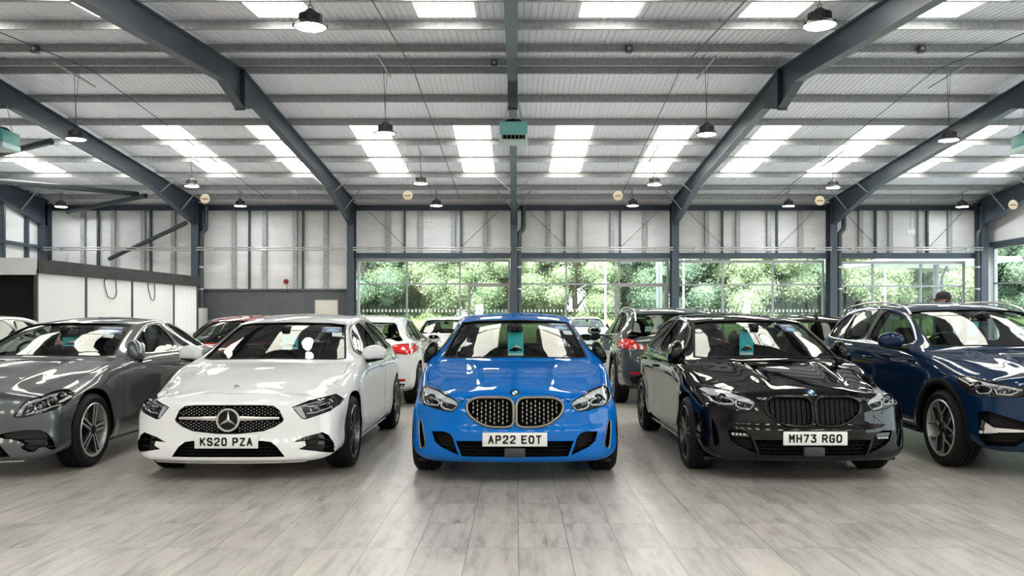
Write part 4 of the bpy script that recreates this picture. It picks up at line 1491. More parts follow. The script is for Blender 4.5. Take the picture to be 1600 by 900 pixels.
# ------------------------------------------------------------------ the building
DW = 31.7                       # distance of the window wall
RIDGE, VALLEY = 18.6, 5.5
SL = .0875
def zu(d):
    """underside of the purlins"""
    if d >= VALLEY:
        return 6.82 - SL * abs(d - RIDGE)
    return 6.82 - SL * abs((2 * VALLEY - d) - RIDGE)
XL, XR, YB = -17.5, 17.6, -16.0
FRAMES = [-17.35, -11.75, -6.05, -.07, 5.84, 11.63, 17.15]
M_STEEL = mat('blue_grey_steel_paint', (.043, .060, .080), .4, .1)
M_GALV = noise_mat('galvanised_steel', (.28, .295, .305), (.42, .435, .445), 14, .5, .2, lo=.3, hi=.7)
M_GALVB = mat('bright_galvanised', (.45, .46, .46), .35, .8)
M_LINER = noise_mat('white_liner_sheet', (.80, .83, .90), (.84, .865, .925), 1.2, .45, lo=.3, hi=.7)
M_CLAD = noise_mat('wall_liner_sheet', (.68, .68, .685), (.76, .76, .765), 1.5, .6, stretch=(1, 1, 2.5))
M_DADO = noise_mat('grey_painted_wall', (.075, .082, .090), (.09, .097, .105), 2.0, .6)
M_ALU = mat('window_frame_aluminium', (.30, .32, .34), .4, .4)
M_WFR = mat('white_frame', (.62, .63, .64), .4)
M_SKY = mat('rooflight_sheet', (.9, .9, .85), .5, emit=(1.0, .965, .85), estr=SKYLIGHT_POWER)
M_LED = mat('lamp_led', (.9, .9, .9), .4, emit=(.95, .98, 1.0), estr=LAMP_POWER)
M_PIPE = mat('dark_grey_pipe', (.035, .043, .05), .4)

# floor: 300 x 600 mm plank-look tiles
fl = MB(); fl.box(XL - .1, XR + .1, YB, DW + .15, -.12, 0)
M_FLOOR = mat('porcelain_floor_tiles', (.4, .38, .36), .3)
def floor_nodes(m):
    b = m.node_tree.nodes['Principled BSDF']
    tc = N(m, 'ShaderNodeTexCoord')
    sep = N(m, 'ShaderNodeSeparateXYZ'); L(m, tc.outputs['Object'], sep.inputs[0])
    def math_(op, a, b_=None, c=None):
        n = N(m, 'ShaderNodeMath', operation=op)
        for i, v in enumerate((a, b_, c)):
            if v is None: continue
            if isinstance(v, (int, float)): n.inputs[i].default_value = v
            else: L(m, v, n.inputs[i])
        return n.outputs[0]
    ux = math_('DIVIDE', math_('SUBTRACT', sep.outputs[0], .015), .3)
    uy = math_('DIVIDE', math_('SUBTRACT', sep.outputs[1], 5.02), .6)
    fx = math_('FRACT', ux); fy = math_('FRACT', uy)
    def edge(f, w):
        return math_('LESS_THAN', math_('MINIMUM', f, math_('SUBTRACT', 1.0, f)), w)
    gr = math_('MAXIMUM', edge(fx, .0075), edge(fy, .0035))
    ix = math_('FLOOR', ux); iy = math_('FLOOR', uy)
    cb = N(m, 'ShaderNodeCombineXYZ'); L(m, ix, cb.inputs[0]); L(m, iy, cb.inputs[1])
    wnz = N(m, 'ShaderNodeTexWhiteNoise', noise_dimensions='2D'); L(m, cb.outputs[0], wnz.inputs['Vector'])
    # streaks along the plank, shifted per tile
    mp = N(m, 'ShaderNodeCombineXYZ')
    L(m, math_('MULTIPLY', sep.outputs[0], 9.0), mp.inputs[0]); L(m, math_('MULTIPLY', sep.outputs[1], 1.3), mp.inputs[1]); L(m, math_('MULTIPLY', wnz.outputs['Value'], 40.0), mp.inputs[2])
    no = N(m, 'ShaderNodeTexNoise'); no.inputs['Scale'].default_value = 1.6; no.inputs['Detail'].default_value = 6; no.inputs['Roughness'].default_value = .65
    L(m, mp.outputs[0], no.inputs['Vector'])
    rp = N(m, 'ShaderNodeValToRGB')
    e = rp.color_ramp.elements
    e[0].position = .28; e[0].color = (.19, .176, .165, 1)
    e[1].position = .72; e[1].color = (.445, .418, .39, 1)
    k = rp.color_ramp.elements.new(.5); k.color = (.36, .337, .314, 1)
    L(m, no.outputs['Fac'], rp.inputs[0])
    hs = N(m, 'ShaderNodeHueSaturation')
    L(m, rp.outputs[0], hs.inputs['Color']); L(m, math_('MULTIPLY_ADD', wnz.outputs['Value'], .16, .92), hs.inputs['Value'])
    mx = N(m, 'ShaderNodeMix', data_type='RGBA')
    L(m, gr, mx.inputs['Factor']); L(m, hs.outputs[0], mx.inputs['A']); mx.inputs['B'].default_value = (.13, .12, .11, 1)
    L(m, mx.outputs['Result'], b.inputs['Base Color'])
    L(m, math_('MULTIPLY_ADD', no.outputs['Fac'], .18, .24), b.inputs['Roughness'])
    bp = N(m, 'ShaderNodeBump'); bp.inputs['Strength'].default_value = .25; bp.inputs['Distance'].default_value = .002
    L(m, math_('SUBTRACT', 1.0, gr), bp.inputs['Height']); L(m, bp.outputs[0], b.inputs['Normal'])
floor_nodes(M_FLOOR)
tag(fl.build('floor', M_FLOOR, None, 0), 'pale grey plank-look tiled showroom floor', kind='structure')

# profiled roof lining, one slope at a time
def roof_slope(name, d0, d1, lab):
    mb = MB()
    pitch = .125
    xs = []
    x = XL - .1
    while x < XR + .1:
        xs += [(x, 0), (x + .085, 0), (x + .095, .022), (x + .115, .022)]
        x += pitch
    vs, fs = [], []
    for x, h in xs:
        for d in (d0, d1):
            vs.append((x, d, zu(d) + .170 + h))
        for d in (d0, d1):
            vs.append((x, d, zu(d) + .30))
    for i in range(len(xs) - 1):
        a, b = i * 4, i * 4 + 4
        fs += [(a, a + 1, b + 1, b), (a + 2, b + 2, b + 3, a + 3)]
    mb.add(vs, fs)
    me = bpy.data.meshes.new(name); me.from_pydata(mb.v, [], mb.f); me.materials.append(M_LINER)
    o = bpy.data.objects.new(name, me); COL.objects.link(o)
    tag(o, lab, kind='structure')
roof_slope('ceiling', RIDGE, DW + .1, 'white corrugated roof lining sloping down to the window wall')
roof_slope('ceiling_near', VALLEY, RIDGE, 'white corrugated roof lining sloping towards the camera')
roof_slope('ceiling_rear', -7.6, VALLEY, 'white corrugated roof lining over the front of the showroom')
roof_slope('ceiling_end', YB, -7.6, 'white corrugated roof lining behind the showroom front')

# rooflights: clear sheets let into the lining
n = 0
for k in range(-6, 6):
    xc = .2 + 2.82 * (k + .5)
    for d0, d1, ln in ((22.65, 27.9, 'far slope'), (11.9, 14.95, 'near slope'), (-3.8, 1.9, 'front span'), (-15, -11.5, 'front span')):
        if abs(xc) > 17 or (xc < -11 and ln != 'far slope'): continue
        mb = MB()
        vs = [(xc - .5, d0, zu(d0) + .165), (xc + .5, d0, zu(d0) + .165), (xc + .5, d1, zu(d1) + .165), (xc - .5, d1, zu(d1) + .165)]
        vs += [(x, y, z + .01) for x, y, z in vs]
        mb.add(vs, ((0, 1, 2, 3), (7, 6, 5, 4), (0, 4, 5, 1), (1, 5, 6, 2), (2, 6, 7, 3), (3, 7, 4, 0)))
        n += 1
        tag(mb.build('window_roof_%d' % n, M_SKY, None, 0), 'bright translucent rooflight strip in the %s of the roof' % ln, group='rooflights of the ' + ln, kind='structure')

# purlins, each one Z section across the hall
def purlin(d, flip, lab, grp):
    z = zu(d)
    t = .012; f = .06; h = .165
    sg = -1 if flip else 1
    pr = [(0, 0), (sg * f, 0), (sg * f, .018), (sg * (f - t), .018), (sg * (f - t), t), (sg * t, t), (sg * t, h), (-sg * f, h), (-sg * f, h - t), (0, h - t)]
    mb = MB()
    vs = [(XL, d + a, z + b) for a, b in pr] + [(XR, d + a, z + b) for a, b in pr]
    m = len(pr)
    fs = [(i, (i + 1) % m, m + (i + 1) % m, m + i) for i in range(m)] + [tuple(range(m)), tuple(range(2 * m - 1, m - 1, -1))]
    mb.add(vs, fs)
    o = mb.build('purlin', M_GALV, None, 0)
    tag(o, lab, group=grp, kind='structure')
names = ['first', 'second', 'third', 'fourth', 'fifth', 'sixth', 'seventh', 'eighth', 'ninth']
for i, d in enumerate((31.1, 29.7, 27.97, 26.1, 24.3, 22.5, 20.7, 18.85)):
    purlin(d, False, 'galvanised roof purlin, %s up from the window wall' % names[i], 'purlins of the far slope')
for i, d in enumerate((18.3, 17.0, 15.2, 13.45, 11.7, 9.9, 8.1, 6.4)):
    purlin(d, True, 'galvanised roof purlin, %s from the ridge on the near slope' % names[i], 'purlins of the near slope')
for i, d in enumerate((4.5, 2.7, .9, -.9, -2.7, -4.5, -6.3)):
    purlin(d, False, 'galvanised roof purlin over the front of the showroom', 'purlins of the front span')

# portal frames: cranked rafters
def depth(d):
    e = .46
    e += .40 * max(0, 1 - abs(d - RIDGE) / 1.15) ** 1 if abs(d - RIDGE) < 1.15 else 0
    if d > 27.3: e += (d - 27.3) / (31.4 - 27.3) * .52
    return e
def rafter(X, lab):
    ds = [VALLEY, 9, 13, RIDGE - 1.151, RIDGE - 1.15, RIDGE, RIDGE + 1.15, RIDGE + 1.151, 22, 27.3, 29.3, 31.4]
    mb = MB()
    for (x0, xq, lo, hi) in ((-.008, .008, None, None), (-.1, .1, 'b', None), (-.1, .1, None, 't')):
        vs = []
        for d in ds:
            zt, zb = zu(d), zu(d) - depth(d)
            a, b = (zb, zt) if lo is None and hi is None else ((zb - .018, zb) if lo else (zt - .018, zt))
            vs += [(X + x0, d, a), (X + xq, d, a), (X + xq, d, b), (X + x0, d, b)]
        fs = [(0, 1, 2, 3), tuple(len(vs) - 4 + k for k in (3, 2, 1, 0))]
        for i in range(len(ds) - 1):
            for k in range(4):
                l = (k + 1) % 4
                fs.append((i * 4 + k, i * 4 + l, i * 4 + 4 + l, i * 4 + 4 + k))
        mb.add(vs, fs)
    o = mb.build('rafter', M_STEEL, None, 0)
    tag(o, lab, group='portal frame rafters', kind='structure')
    pl = MB()
    for dd in (RIDGE - .022, RIDGE + .006):
        pl.box(X - .11, X + .11, dd, dd + .016, zu(RIDGE) - .90, zu(RIDGE) - .01)
    for z in (.12, .3, .5, .7):
        for sx in (-.06, .06):
            pl.tube([(X + sx, RIDGE - .05, zu(RIDGE) - z), (X + sx, RIDGE + .05, zu(RIDGE) - z)], .016, 6)
    pl.build('splice_plate', M_STEEL, o)
    for d in (20.7, 27.97, 29.7):
        if d < 25: continue
        for sg in (-1, 1):
            s = MB(); s.tube([(X + sg * .03, d, zu(d) - depth(d) + .06), (X + sg * .62, d, zu(d) + .02)], .022, 4)
            s.build('fly_brace', M_GALV, o)
wh = ['at the end wall left of the white booth', 'behind the white booth', 'left of the blue car', 'over the blue car', 'over the black hatchback', 'over the navy car', 'at the glazed end wall']
for X, w in zip(FRAMES, wh):
    rafter(X, 'dark blue-grey steel roof rafter ' + w)

def column(X, lab):
    mb = MB()
    for a, b in ((-.115, -.1), (.1, .115)):
        pass
    mb.box(X - .13, X + .13, 31.0, 31.02, 0, 5.62)
    mb.box(X - .13, X + .13, 31.46, 31.48, 0, 5.62)
    mb.box(X - .008, X + .008, 31.02, 31.46, 0, 5.62)
    mb.box(X - .2, X + .2, 30.95, 31.53, 0, .02)
    o = mb.build('column', M_STEEL, None, 0)
    tag(o, lab, group='portal frame columns', kind='structure')
cw = ['in the left corner of the hall', 'beside the white booth', 'between the grey dado wall and the first window', 'behind the blue car', 'behind the black hatchback', 'behind the navy car', 'in the right corner of the hall']
for X, w in zip(FRAMES, cw):
    column(X, 'dark blue-grey steel column ' + w)

# window wall
mb = MB()
mb.box(XL - .1, -11.75, DW - .02, DW + .1, 0, 6.0)
mb.box(-11.75, -6.05, DW - .02, DW + .1, 2.44, 6.0)
mb.box(-6.05, XR + .1, DW - .02, DW + .1, 3.62, 6.0)
for z in (4.95, 4.2):
    mb.box(XL, XR, DW - .026, DW - .015, z, z + .012)
tag(mb.build('wall_back', M_CLAD, None, 0), 'pale grey sheet cladding of the rear wall', kind='structure')
mb = MB(); mb.box(-11.75, -6.05, DW - .10, DW + .1, 0, 2.38); mb.box(-11.75, -6.05, DW - .16, DW + .1, 2.38, 2.45)
tag(mb.build('wall_back_dado', M_DADO, None, 0), 'dark grey painted lower wall below the cladding', kind='structure')
mb = MB(); mb.box(XL, XR, 31.5, 31.62, 5.36, 5.56); mb.box(XL, XR, 31.40, 31.62, 5.36, 5.385)
tag(mb.build('beam_eaves', M_STEEL, None, 0), 'dark steel eaves beam along the top of the window wall', kind='structure')
pn = 0
bayn = ['behind the white booth', 'above the dado wall', 'in the first window bay', 'right of the blue car', 'behind the black hatchback', 'behind the navy car']
for bi in range(6):
    a, b = FRAMES[bi], FRAMES[bi + 1]
    zb = 0 if bi == 0 else (2.45 if bi == 1 else 3.75)
    for fr, w in ((.22, .15), (.42, .15), (.62, .15), (.82, .15), (.32, .06), (.67, .06)):
        x = a + (b - a) * fr
        mb = MB(); mb.box(x - w / 2, x + w / 2, DW - .17, DW - .155, zb, 5.37); mb.box(x - w / 2, x - w / 2 + .014, DW - .155, DW - .025, zb, 5.37); mb.box(x + w / 2 - .014, x + w / 2, DW - .155, DW - .025, zb, 5.37)
        tag(mb.build('wall_post', M_GALV if w > .1 else M_STEEL, None, 0), 'upright steel cladding post ' + bayn[bi], group='cladding posts ' + bayn[bi], kind='structure')
    if bi >= 2:
        mb = MB(); mb.box(a + .1, b - .1, 31.25, 31.5, 3.56, 3.76)
        tag(mb.build('lintel', M_STEEL, None, 0), 'dark steel beam over the glazing ' + bayn[bi], kind='structure')
        for (p, q) in (((.10, 5.3), (.33, 3.98)), ((.90, 5.3), (.67, 3.98))):
            mb = MB(); mb.tube([(a + (b - a) * p[0], DW - .2, p[1]), (a + (b - a) * q[0], DW - .2, q[1])], .010, 6)
            tag(mb.build('bracing_rod', M_STEEL, None), 'thin diagonal bracing rod ' + bayn[bi], group='bracing rods on the window wall', kind='structure')
    # twin service pipes
    pipe = empty('service_pipe', ((a + b) / 2, 30.95, 3.93))
    tag(pipe, 'pair of bright steel pipes along the wall ' + bayn[bi], 'pipe', 'wall pipes')
    for z in (0, -.085):
        mb = MB(); mb.tube([(a - (a + b) / 2 + .1, 0, z), (b - (a + b) / 2 - .1, 0, z)], .026, 10); mb.build('pipe_run', M_GALVB, pipe)
    for fr in (.12, .88):
        mb = MB(); x = (fr - .5) * (b - a); mb.box(x - .05, x + .05, -.03, .04, -.12, .03); mb.box(x - .02, x + .02, .04, .6, -.06, -.02); mb.build('pipe_clamp', M_GALV, pipe)

# windows of the rear wall, each with its panes
def win(name, a, b, mull, z0, z1, tr, lab, dots=True):
    fr = MB()
    d = DW - .02
    fr.box(a, b, d - .06, d + .06, z1 - .10, z1, 1); fr.box(a, b, d - .05, d + .05, z0, z0 + .08)
    fr.box(a, a + .09, d - .05, d + .05, z0, z1, 1); fr.box(b - .06, b, d - .05, d + .05, z0, z1)
    for x in mull: fr.box(x - .03, x + .03, d - .05, d + .05, z0, z1)
    fr.box(a, b, d - .045, d + .045, tr - .028, tr + .028)
    o = fr.build(name, [M_ALU, M_WFR], None, 0)
    tag(o, lab, kind='structure')
    edges = [a + .05] + list(mull) + [b - .05]
    for i in range(len(edges) - 1):
        for zz in ((z0 + .05, tr), (tr, z1 - .05)):
            g = MB(); g.box(edges[i], edges[i + 1], d - .006, d + .006, zz[0], zz[1]); g.build('pane', M_PANE, o, 0)
    if dots:
        g = MB()
        x = a + .2
        while x < b - .15:
            g.box(x, x + .062, d - .010, d - .007, 1.585, 1.685); x += .14
        g.build('safety_dots', M_CARDW, o, 0)
    return o
win('window_1', -5.92, -.22, [pX(636, DW), pX(718.6, DW)], 0, 3.56, 2.63, 'glazed bay with three upper panes left of the blue car')
win('window_2', .08, 5.70, [pX(884.5, DW), pX(967, DW)], 0, 3.56, 2.63, 'glazed bay between the blue car and the black hatchback')
win('window_3', 5.98, 11.5, [pX(1129, DW), pX(1207, DW)], 0, 3.52, 2.60, 'glazed bay behind the black hatchback')
win('window_4', 11.78, 16.75, [pX(1363, DW), pX(1438, DW)], 0, 3.48, 2.55, 'glazed bay behind the navy car')
dn = 0
for xa, xb, lab in ((pX(731, 31.6), pX(797, 31.6), 'glazed entrance door with grey frame left of the blue car'), (pX(960, 31.6), pX(1042, 31.6), 'glazed entrance door with grey frame right of the blue car')):
    dn += 1
    mb = MB(); d = 31.58
    M_DF = mat('door_frame_grey', (.24, .23, .23), .5)
    mb.box(xa, xa + .1, d - .07, d + .05, 0, 2.65); mb.box(xb - .1, xb, d - .07, d + .05, 0, 2.65); mb.box(xa + .1, xb - .1, d - .069, d + .049, 2.53, 2.649); mb.box(xa + .1, xb - .1, d - .03, d + .03, 0, .12)
    o = mb.build('door_%d' % dn, M_DF, None, 0); tag(o, lab, kind='structure')
    mb = MB(); mb.box(xa + .09, xb - .09, d - .006, d + .006, .1, 2.55); mb.build('pane', M_PANE, o, 0)
    mb = MB(); mb.tube([(xb - .22, d - .07, .9), (xb - .22, d - .07, 1.3)], .018, 8)
    for z in (.95, 1.25): mb.tube([(xb - .22, d - .07, z), (xb - .22, d, z)], .01, 6)
    mb.build('door_handle', M_GALVB, o)

# end walls and the wall behind the camera
mb = MB(); mb.box(XL - .12, XL, YB, DW, 0, 7.2)
tag(mb.build('wall_left', M_CLAD, None, 0), 'pale sheet-clad end wall at the left', kind='structure')
for i, d in enumerate((24, 25.6, 27.2, 28.8, 30.2, 31.2)):
    mb = MB(); mb.box(XL + .01, XL + .15, d - .05, d + .05, 0, 5.9)
    tag(mb.build('wall_post', M_STEEL, None, 0), 'dark upright post on the left end wall', group='posts of the left end wall', kind='structure')
for z in (3.9, 2.4):
    mb = MB(); mb.box(XL + .02, XL + .12, 5, DW, z, z + .12); tag(mb.build('wall_rail', M_STEEL, None, 0), 'dark horizontal rail on the left end wall', group='rails of the left end wall', kind='structure')
mb = MB()
mb.box(XR, XR + .12, YB, DW, 3.97, 7.2); mb.box(XR, XR + .12, YB, -8, 0, 3.97); mb.box(XR, XR + .12, 31.2, DW + .1, 0, 3.97)
tag(mb.build('wall_right', M_CLAD, None, 0), 'pale sheet-clad end wall above the side glazing', kind='structure')
fr = MB()
for d in (-8, -4, 0, 4, 8, 12, 16, 18, 20, 22.2, 24.4, 26.6, 28.8, 31.15): fr.box(XR - .04, XR + .05, d - .03, d + .03, 0, 3.97)
for z in (.04, 2.63, 3.93): fr.box(XR - .04, XR + .05, -8, 31.2, z - .03, z + .03)
o = fr.build('window_5', M_ALU, None, 0); tag(o, 'tall glazing of the right end wall', kind='structure')
g = MB(); g.box(XR, XR + .012, -8, 31.2, 0, 3.95); g.build('pane', M_PANE, o, 0)
mb = MB(); mb.box(XR - .12, XR + .02, -8, 31.3, 3.97, 4.15); tag(mb.build('lintel', M_STEEL, None, 0), 'dark steel beam over the glazing of the right end wall', kind='structure')
mb = MB(); mb.box(XL - .1, XR + .1, YB - .12, YB, 0, 7.2)
tag(mb.build('wall_front', mat('plain_grey_wall', (.62, .62, .62), .7), None, 0), 'plain wall behind the camera', kind='structure')
# dark bracing tubes over the booth corner
for i, (p, q, r, lab) in enumerate((((170, 405, 31.1), (292, 348, 31.1), .075, 'dark diagonal wall brace above the white booth'), ((-60, 278, 24.5), (215, 303, 30.0), .085, 'long dark roof brace tube above the booth'),
                               ((105, 331, 31.0), (228, 306, 29.6), .085, 'short dark roof brace tube beside the rafter'), ((-60, 255, 21.5), (80, 221, 20.0), .08, 'dark roof brace tube near the left heater'))):
    mb = MB(); mb.tube([at(*p), at(*q)], r, 12); tag(mb.build('brace_tube', M_PIPE, None), lab, kind='structure')
# rainwater pipes on the columns
for X, lab in ((-11.45, 'dark rainwater pipe beside the white booth'), (.2, 'dark rainwater pipe on the column behind the blue car'), (11.95, 'dark rainwater pipe on the column behind the navy car'), (17.02, 'dark rainwater pipe in the right corner')):
    mb = MB(); mb.tube([(X + .08, 31.1, 5.45), (X + .08, 31.1, 4.75), (X + .06, 31.1, 4.62), (X - .06, 31.1, 4.48), (X - .08, 31.1, 4.35), (X - .08, 31.1, 0)], .085, 14)
    mb.tube([(X + .08, 31.1, 5.45), (X + .08, 31.1, 5.36)], .11, 14)
    o = mb.build('rainwater_pipe', M_PIPE, None, 50); tag(o, lab, kind='structure')
    for z in (1.3, 2.4, 3.2):
        c = MB(); c.tube([(X - .08, 31.1, z), (X - .08, 31.1, z + .06)], .095, 14); c.build('pipe_bracket', M_GALVB, o)
# cable conduits following the slope between the lamp rows
for X in (-9.3, -2.25, 3.6, 9.2):
    mb = MB(); mb.tube([(X, VALLEY + 2, zu(VALLEY + 2) - .02), (X, RIDGE, zu(RIDGE) - .02), (X + .2, 31, zu(31) - .02)], .011, 6)
    tag(mb.build('conduit', M_PIPE, None), {-9.3: 'thin dark conduit under the roof left of the second rafter', -2.25: 'thin dark conduit under the roof left of the ridge heater', 3.6: 'thin dark conduit under the roof right of the ridge heater', 9.2: 'thin dark conduit under the roof over the navy car'}[X], 'conduit')

# ------------------------------------------------------------------ things hanging in the hall
M_LAMPB = mat('lamp_dark_grey', (.085, .088, .092), .45, .4)
def make_lamp():
    root = empty('high_bay_lamp')
    b = MB()
    b.lathe([(0, .235), (.05, .235), (.07, .22), (.085, .18), (.125, .172), (.14, .07), (.165, .05), (.215, .012), (.232, -.006), (.225, -.016), (.20, -.004), (.12, .03), (0, .035)], 40)
    for k in range(20):
        M = Matrix.Rotation(2 * PI * k / 20, 4, 'Z'); b.box(.10, .158, -.004, .004, .055, .165, 0, M)
    for k in range(6):
        M = Matrix.Rotation(2 * PI * k / 6 + .2, 4, 'Z'); b.box(.20, .238, -.012, .012, -.008, .03, 0, M)
    b.build('lamp_housing', M_LAMPB, root, 35)
    e = MB(); e.lathe([(0, .012), (.16, .012), (.192, -.005), (.19, -.014), (.12, -.019), (0, -.021)], 36)
    e.build('lamp_lens', M_LED, root)
    r = MB(); c = [(.03 * math.cos(2 * PI * k / 14), 0, .26 + .03 * math.sin(2 * PI * k / 14)) for k in range(14)]; r.tube(c, .007, 6, True); r.build('hanging_ring', M_LAMPB, root)
    return root
lamp0 = make_lamp()
rows = {-2.8: (11.55, 18.2, 25.0, 29.9), 4.12: (11.5, 18.3, 25.2, 29.9), -9.75: (11.8, 18.8, 25.5, 30.0), 9.65: (11.8, 18.9, 25.8, 30.0), -16.2: (30.2,), 15.9: (30.2,)}
rlab = {-2.8: 'left of the ridge heater', 4.12: 'over the black hatchback', -9.75: 'left of the white car', 9.65: 'right of the navy car', -16.2: 'in the booth corner', 15.9: 'in the right corner'}
dl = ['nearest the camera', 'second from the camera', 'third from the camera', 'last before the window wall']
first = True
def put_lamp(X, d, lab, grp):
    global first
    o = lamp0 if first else dup(lamp0)
    first = False
    # the copies inherit the first lamp's wires only if those exist: wires are added afterwards
    o.location = (X, d, 5.33)
    tag(o, lab, 'lamp', grp)
    return o
LAMPS = []
for X, ds in rows.items():
    for i, d in enumerate(ds):
        lab = 'round black high bay lamp %s, %s' % (rlab[X], dl[i]) if len(ds) > 1 else 'round black high bay lamp ' + rlab[X]
        LAMPS.append(put_lamp(X, d, lab, 'high bay lamps'))
for X in (-9.75, -2.8, 4.12, 9.65):
    for d in (4.8, -2):
        LAMPS.append(put_lamp(X, d, 'round black high bay lamp above the front of the showroom', 'high bay lamps above the front'))
for o in LAMPS:
    d = o.location.y; X = o.location.x
    top = zu(d) - 5.33
    w = MB()
    w.tube([(0, 0, .28), (-.04, 0, top)], .006, 5); w.tube([(0, 0, .28), (.0, 0, .8), (.05, .03, top)], .005, 5)
    w.build('suspension_wire', M_LAMPB, o)
    c = MB(); z0, z1 = zu(d - .9) - 5.33, zu(d + .9) - 5.33
    c.tube([(-.02, -.9, z0 + .01), (-.02, .9, z1 + .01)], .024, 4, r2=.02); c.build('mounting_channel', M_GALV, o)

# round discs hanging near the window wall
M_DISCC = mat('cream_disc', (.72, .63, .46), .6)
M_DISCB = mat('brown_print', (.24, .14, .07), .6)
for px_, py_, lab in ((320.5, 310.5, 'above the white booth'), (637, 305.5, 'left of the ridge heater'), (965.5, 306, 'right of the ridge heater'), (1281, 313.5, 'over the navy car'), (1583, 320, 'by the glazed end wall')):
    d = 24.3
    p = at(px_, py_, d)
    root = empty('hanging_disc', p)
    tag(root, 'round cream hanging disc with a brown band ' + lab, 'sign', 'hanging discs')
    mb = MB(); M = Matrix.Rotation(PI / 2, 4, 'X'); mb.lathe([(0, .012), (.130, .012), (.137, .0), (.130, -.012), (0, -.012)], 40, M); mb.build('disc', M_DISCC, root)
    mb = MB()
    for k in range(7):
        x = -.085 + k * .026; hh = (.03, .036, .024, .036, .03, .036, .026)[k]
        mb.box(x, x + .018, -.0145, -.011, -.018, -.018 + hh)
    mb.box(-.09, .09, -.0142, -.011, -.026, -.022)
    mb.build('printed_band', M_DISCB, root)
    mb = MB(); mb.tube([(0, 0, .13), (0, 0, zu(d) - p.z + .02)], .003, 5); mb.build('hanging_line', M_LAMPB, root)

# warm-air heaters under the ridge
M_HEAT = mat('teal_enamel', (.10, .34, .32), .45)
def make_heater():
    root = empty('unit_heater')
    b = MB(); b.rbox(-.30, .30, -.32, .32, .09, .38, .015); b.build('heater_casing', M_HEAT, root)
    b = MB(); b.rbox(-.31, .31, -.34, .33, -.02, .10, .012); b.build('outlet_hood', mat('pale_teal_enamel', (.42, .55, .54), .5), root)
    b = MB(); b.box(-.25, .25, -.350, -.335, -.005, .085); b.build('outlet_opening', M_GAP, root)
    b = MB()
    for k in range(6): b.box(-.235 + k * .085, -.215 + k * .085, -.362, -.345, -.005, .085)
    b.build('louvre_blades', M_LAMPB, root)
    b = MB(); b.lathe([(0, .46), (.2, .46), (.24, .42), (.25, .38), (0, .38)], 28); b.build('fan_cowl', M_GBLACK, root)
    for sx in (-.2, .2):
        for sy in (-.2, .2):
            b = MB(); b.tube([(sx, sy, .38), (sx * .35, sy, 1.02)], .008, 6)
            b.build('hanging_chain', M_GALV, root)
    return root
h0 = make_heater()
for i, (X, d, z, lab) in enumerate(((-.05, 18.5, 5.20, 'teal warm-air heater hanging under the rafter over the blue car'), (-11.3, 18.5, 5.05, 'teal warm-air heater at the left edge under the roof'), (11.35, 18.6, 5.02, 'teal warm-air heater at the right edge under the roof'))):
    o = h0 if i == 0 else dup(h0)
    o.location = (X, d, z); tag(o, lab, 'heater', 'warm-air heaters')

# small white hanging emergency lights
for px_, py_, d, lab in ((673, 350, 29.73, 'small white suspended exit light above the first window'), (1423, 361.5, 29.73, 'small white suspended exit light above the last window')):
    p = at(px_, py_, d); root = empty('suspended_light', p); tag(root, lab, 'light', 'suspended exit lights')
    b = MB(); b.rbox(-.15, .15, -.03, .03, -.12, .06, .01); b.build('light_blade', M_WFR, root)
    b = MB(); b.rbox(-.15, .15, -.045, .045, .075, .11, .01); b.build('light_body', M_WFR, root)
    b = MB(); b.tube([(0, 0, .1), (0, 0, zu(d) - p.z + .02)], .006, 6); b.tube([(0, 0, .06), (0, 0, .1)], .02, 6); b.build('hanging_line', M_LAMPB, root)

# junction boxes on the purlins
for px_, d, lab in ((772, 18.3, 'small grey junction box on the ridge purlin left of the middle rafter'), (982, 17.0, 'small grey junction box on a purlin right of the middle rafter'), (1437, 17.0, 'small grey junction box on a purlin over the navy car'), (57, 17.0, 'small grey junction box on a purlin at the left edge')):
    root = empty('junction_box', (pX(px_, d), d - .07, zu(d) + .03)); tag(root, lab, 'box')
    b = MB(); b.rbox(-.07, .07, -.05, .075, -.05, .09, .012); b.build('box_body', M_LAMPB, root)
    b = MB(); b.lathe([(0, .012), (.035, .01), (.04, 0), (0, 0)], 16, Matrix.Translation((0, -.05, .02)) @ Matrix.Rotation(PI / 2, 4, 'X')); b.build('box_cover', M_GALVB, root)

# fire alarm sounder, notice panel, meter box
p = at(447, 440, 31.5)
root = empty('alarm_sounder', p); tag(root, 'small red round fire alarm sounder on the cladding', 'alarm')
b = MB(); b.lathe([(0, .09), (.07, .085), (.085, .05), (.10, .02), (.10, 0), (0, 0)], 28, Matrix.Rotation(PI / 2, 4, 'X')); b.build('sounder_body', mat('alarm_red', (.28, .012, .015), .35), root)
b = MB(); b.tube([(.02, .02, -.09), (.04, .03, -.35), (.03, .12, -.45)], .008, 6); b.build('alarm_cable', M_INK, root)
p = at(510, 480, 31.55)
root = empty('notice_panel', (p.x, 31.58, 1.02)); tag(root, 'pale cream rectangular panel fixed on the dark grey dado wall', 'panel')
b = MB(); b.rbox(-.41, .41, -.02, .015, 0, 1.0, .006); b.build('panel_board', mat('cream_board', (.62, .60, .54), .5), root)
b = MB()
for q in ((-.43, -.40, 0, 1.02), (.40, .43, 0, 1.02), (-.43, .43, .99, 1.02), (-.43, .43, -.02, .01)): b.box(q[0], q[1], -.03, .015, q[2], q[3])
b.build('panel_frame', mat('panel_edge', (.5, .49, .46), .5), root)
root = empty('service_box', (-11.45, 30.6, 0)); tag(root, 'pale grey service cabinet at the foot of the rainwater pipe', 'cabinet')
b = MB(); b.rbox(-.22, .24, -.25, .25, 0, 1.72, .015); b.build('cabinet_body', mat('box_grey', (.42, .43, .43), .5), root)
b = MB(); b.rbox(-.19, .21, -.268, -.25, .1, 1.62, .006); b.build('cabinet_door', mat('box_grey', (.42, .43, .43), .5), root)

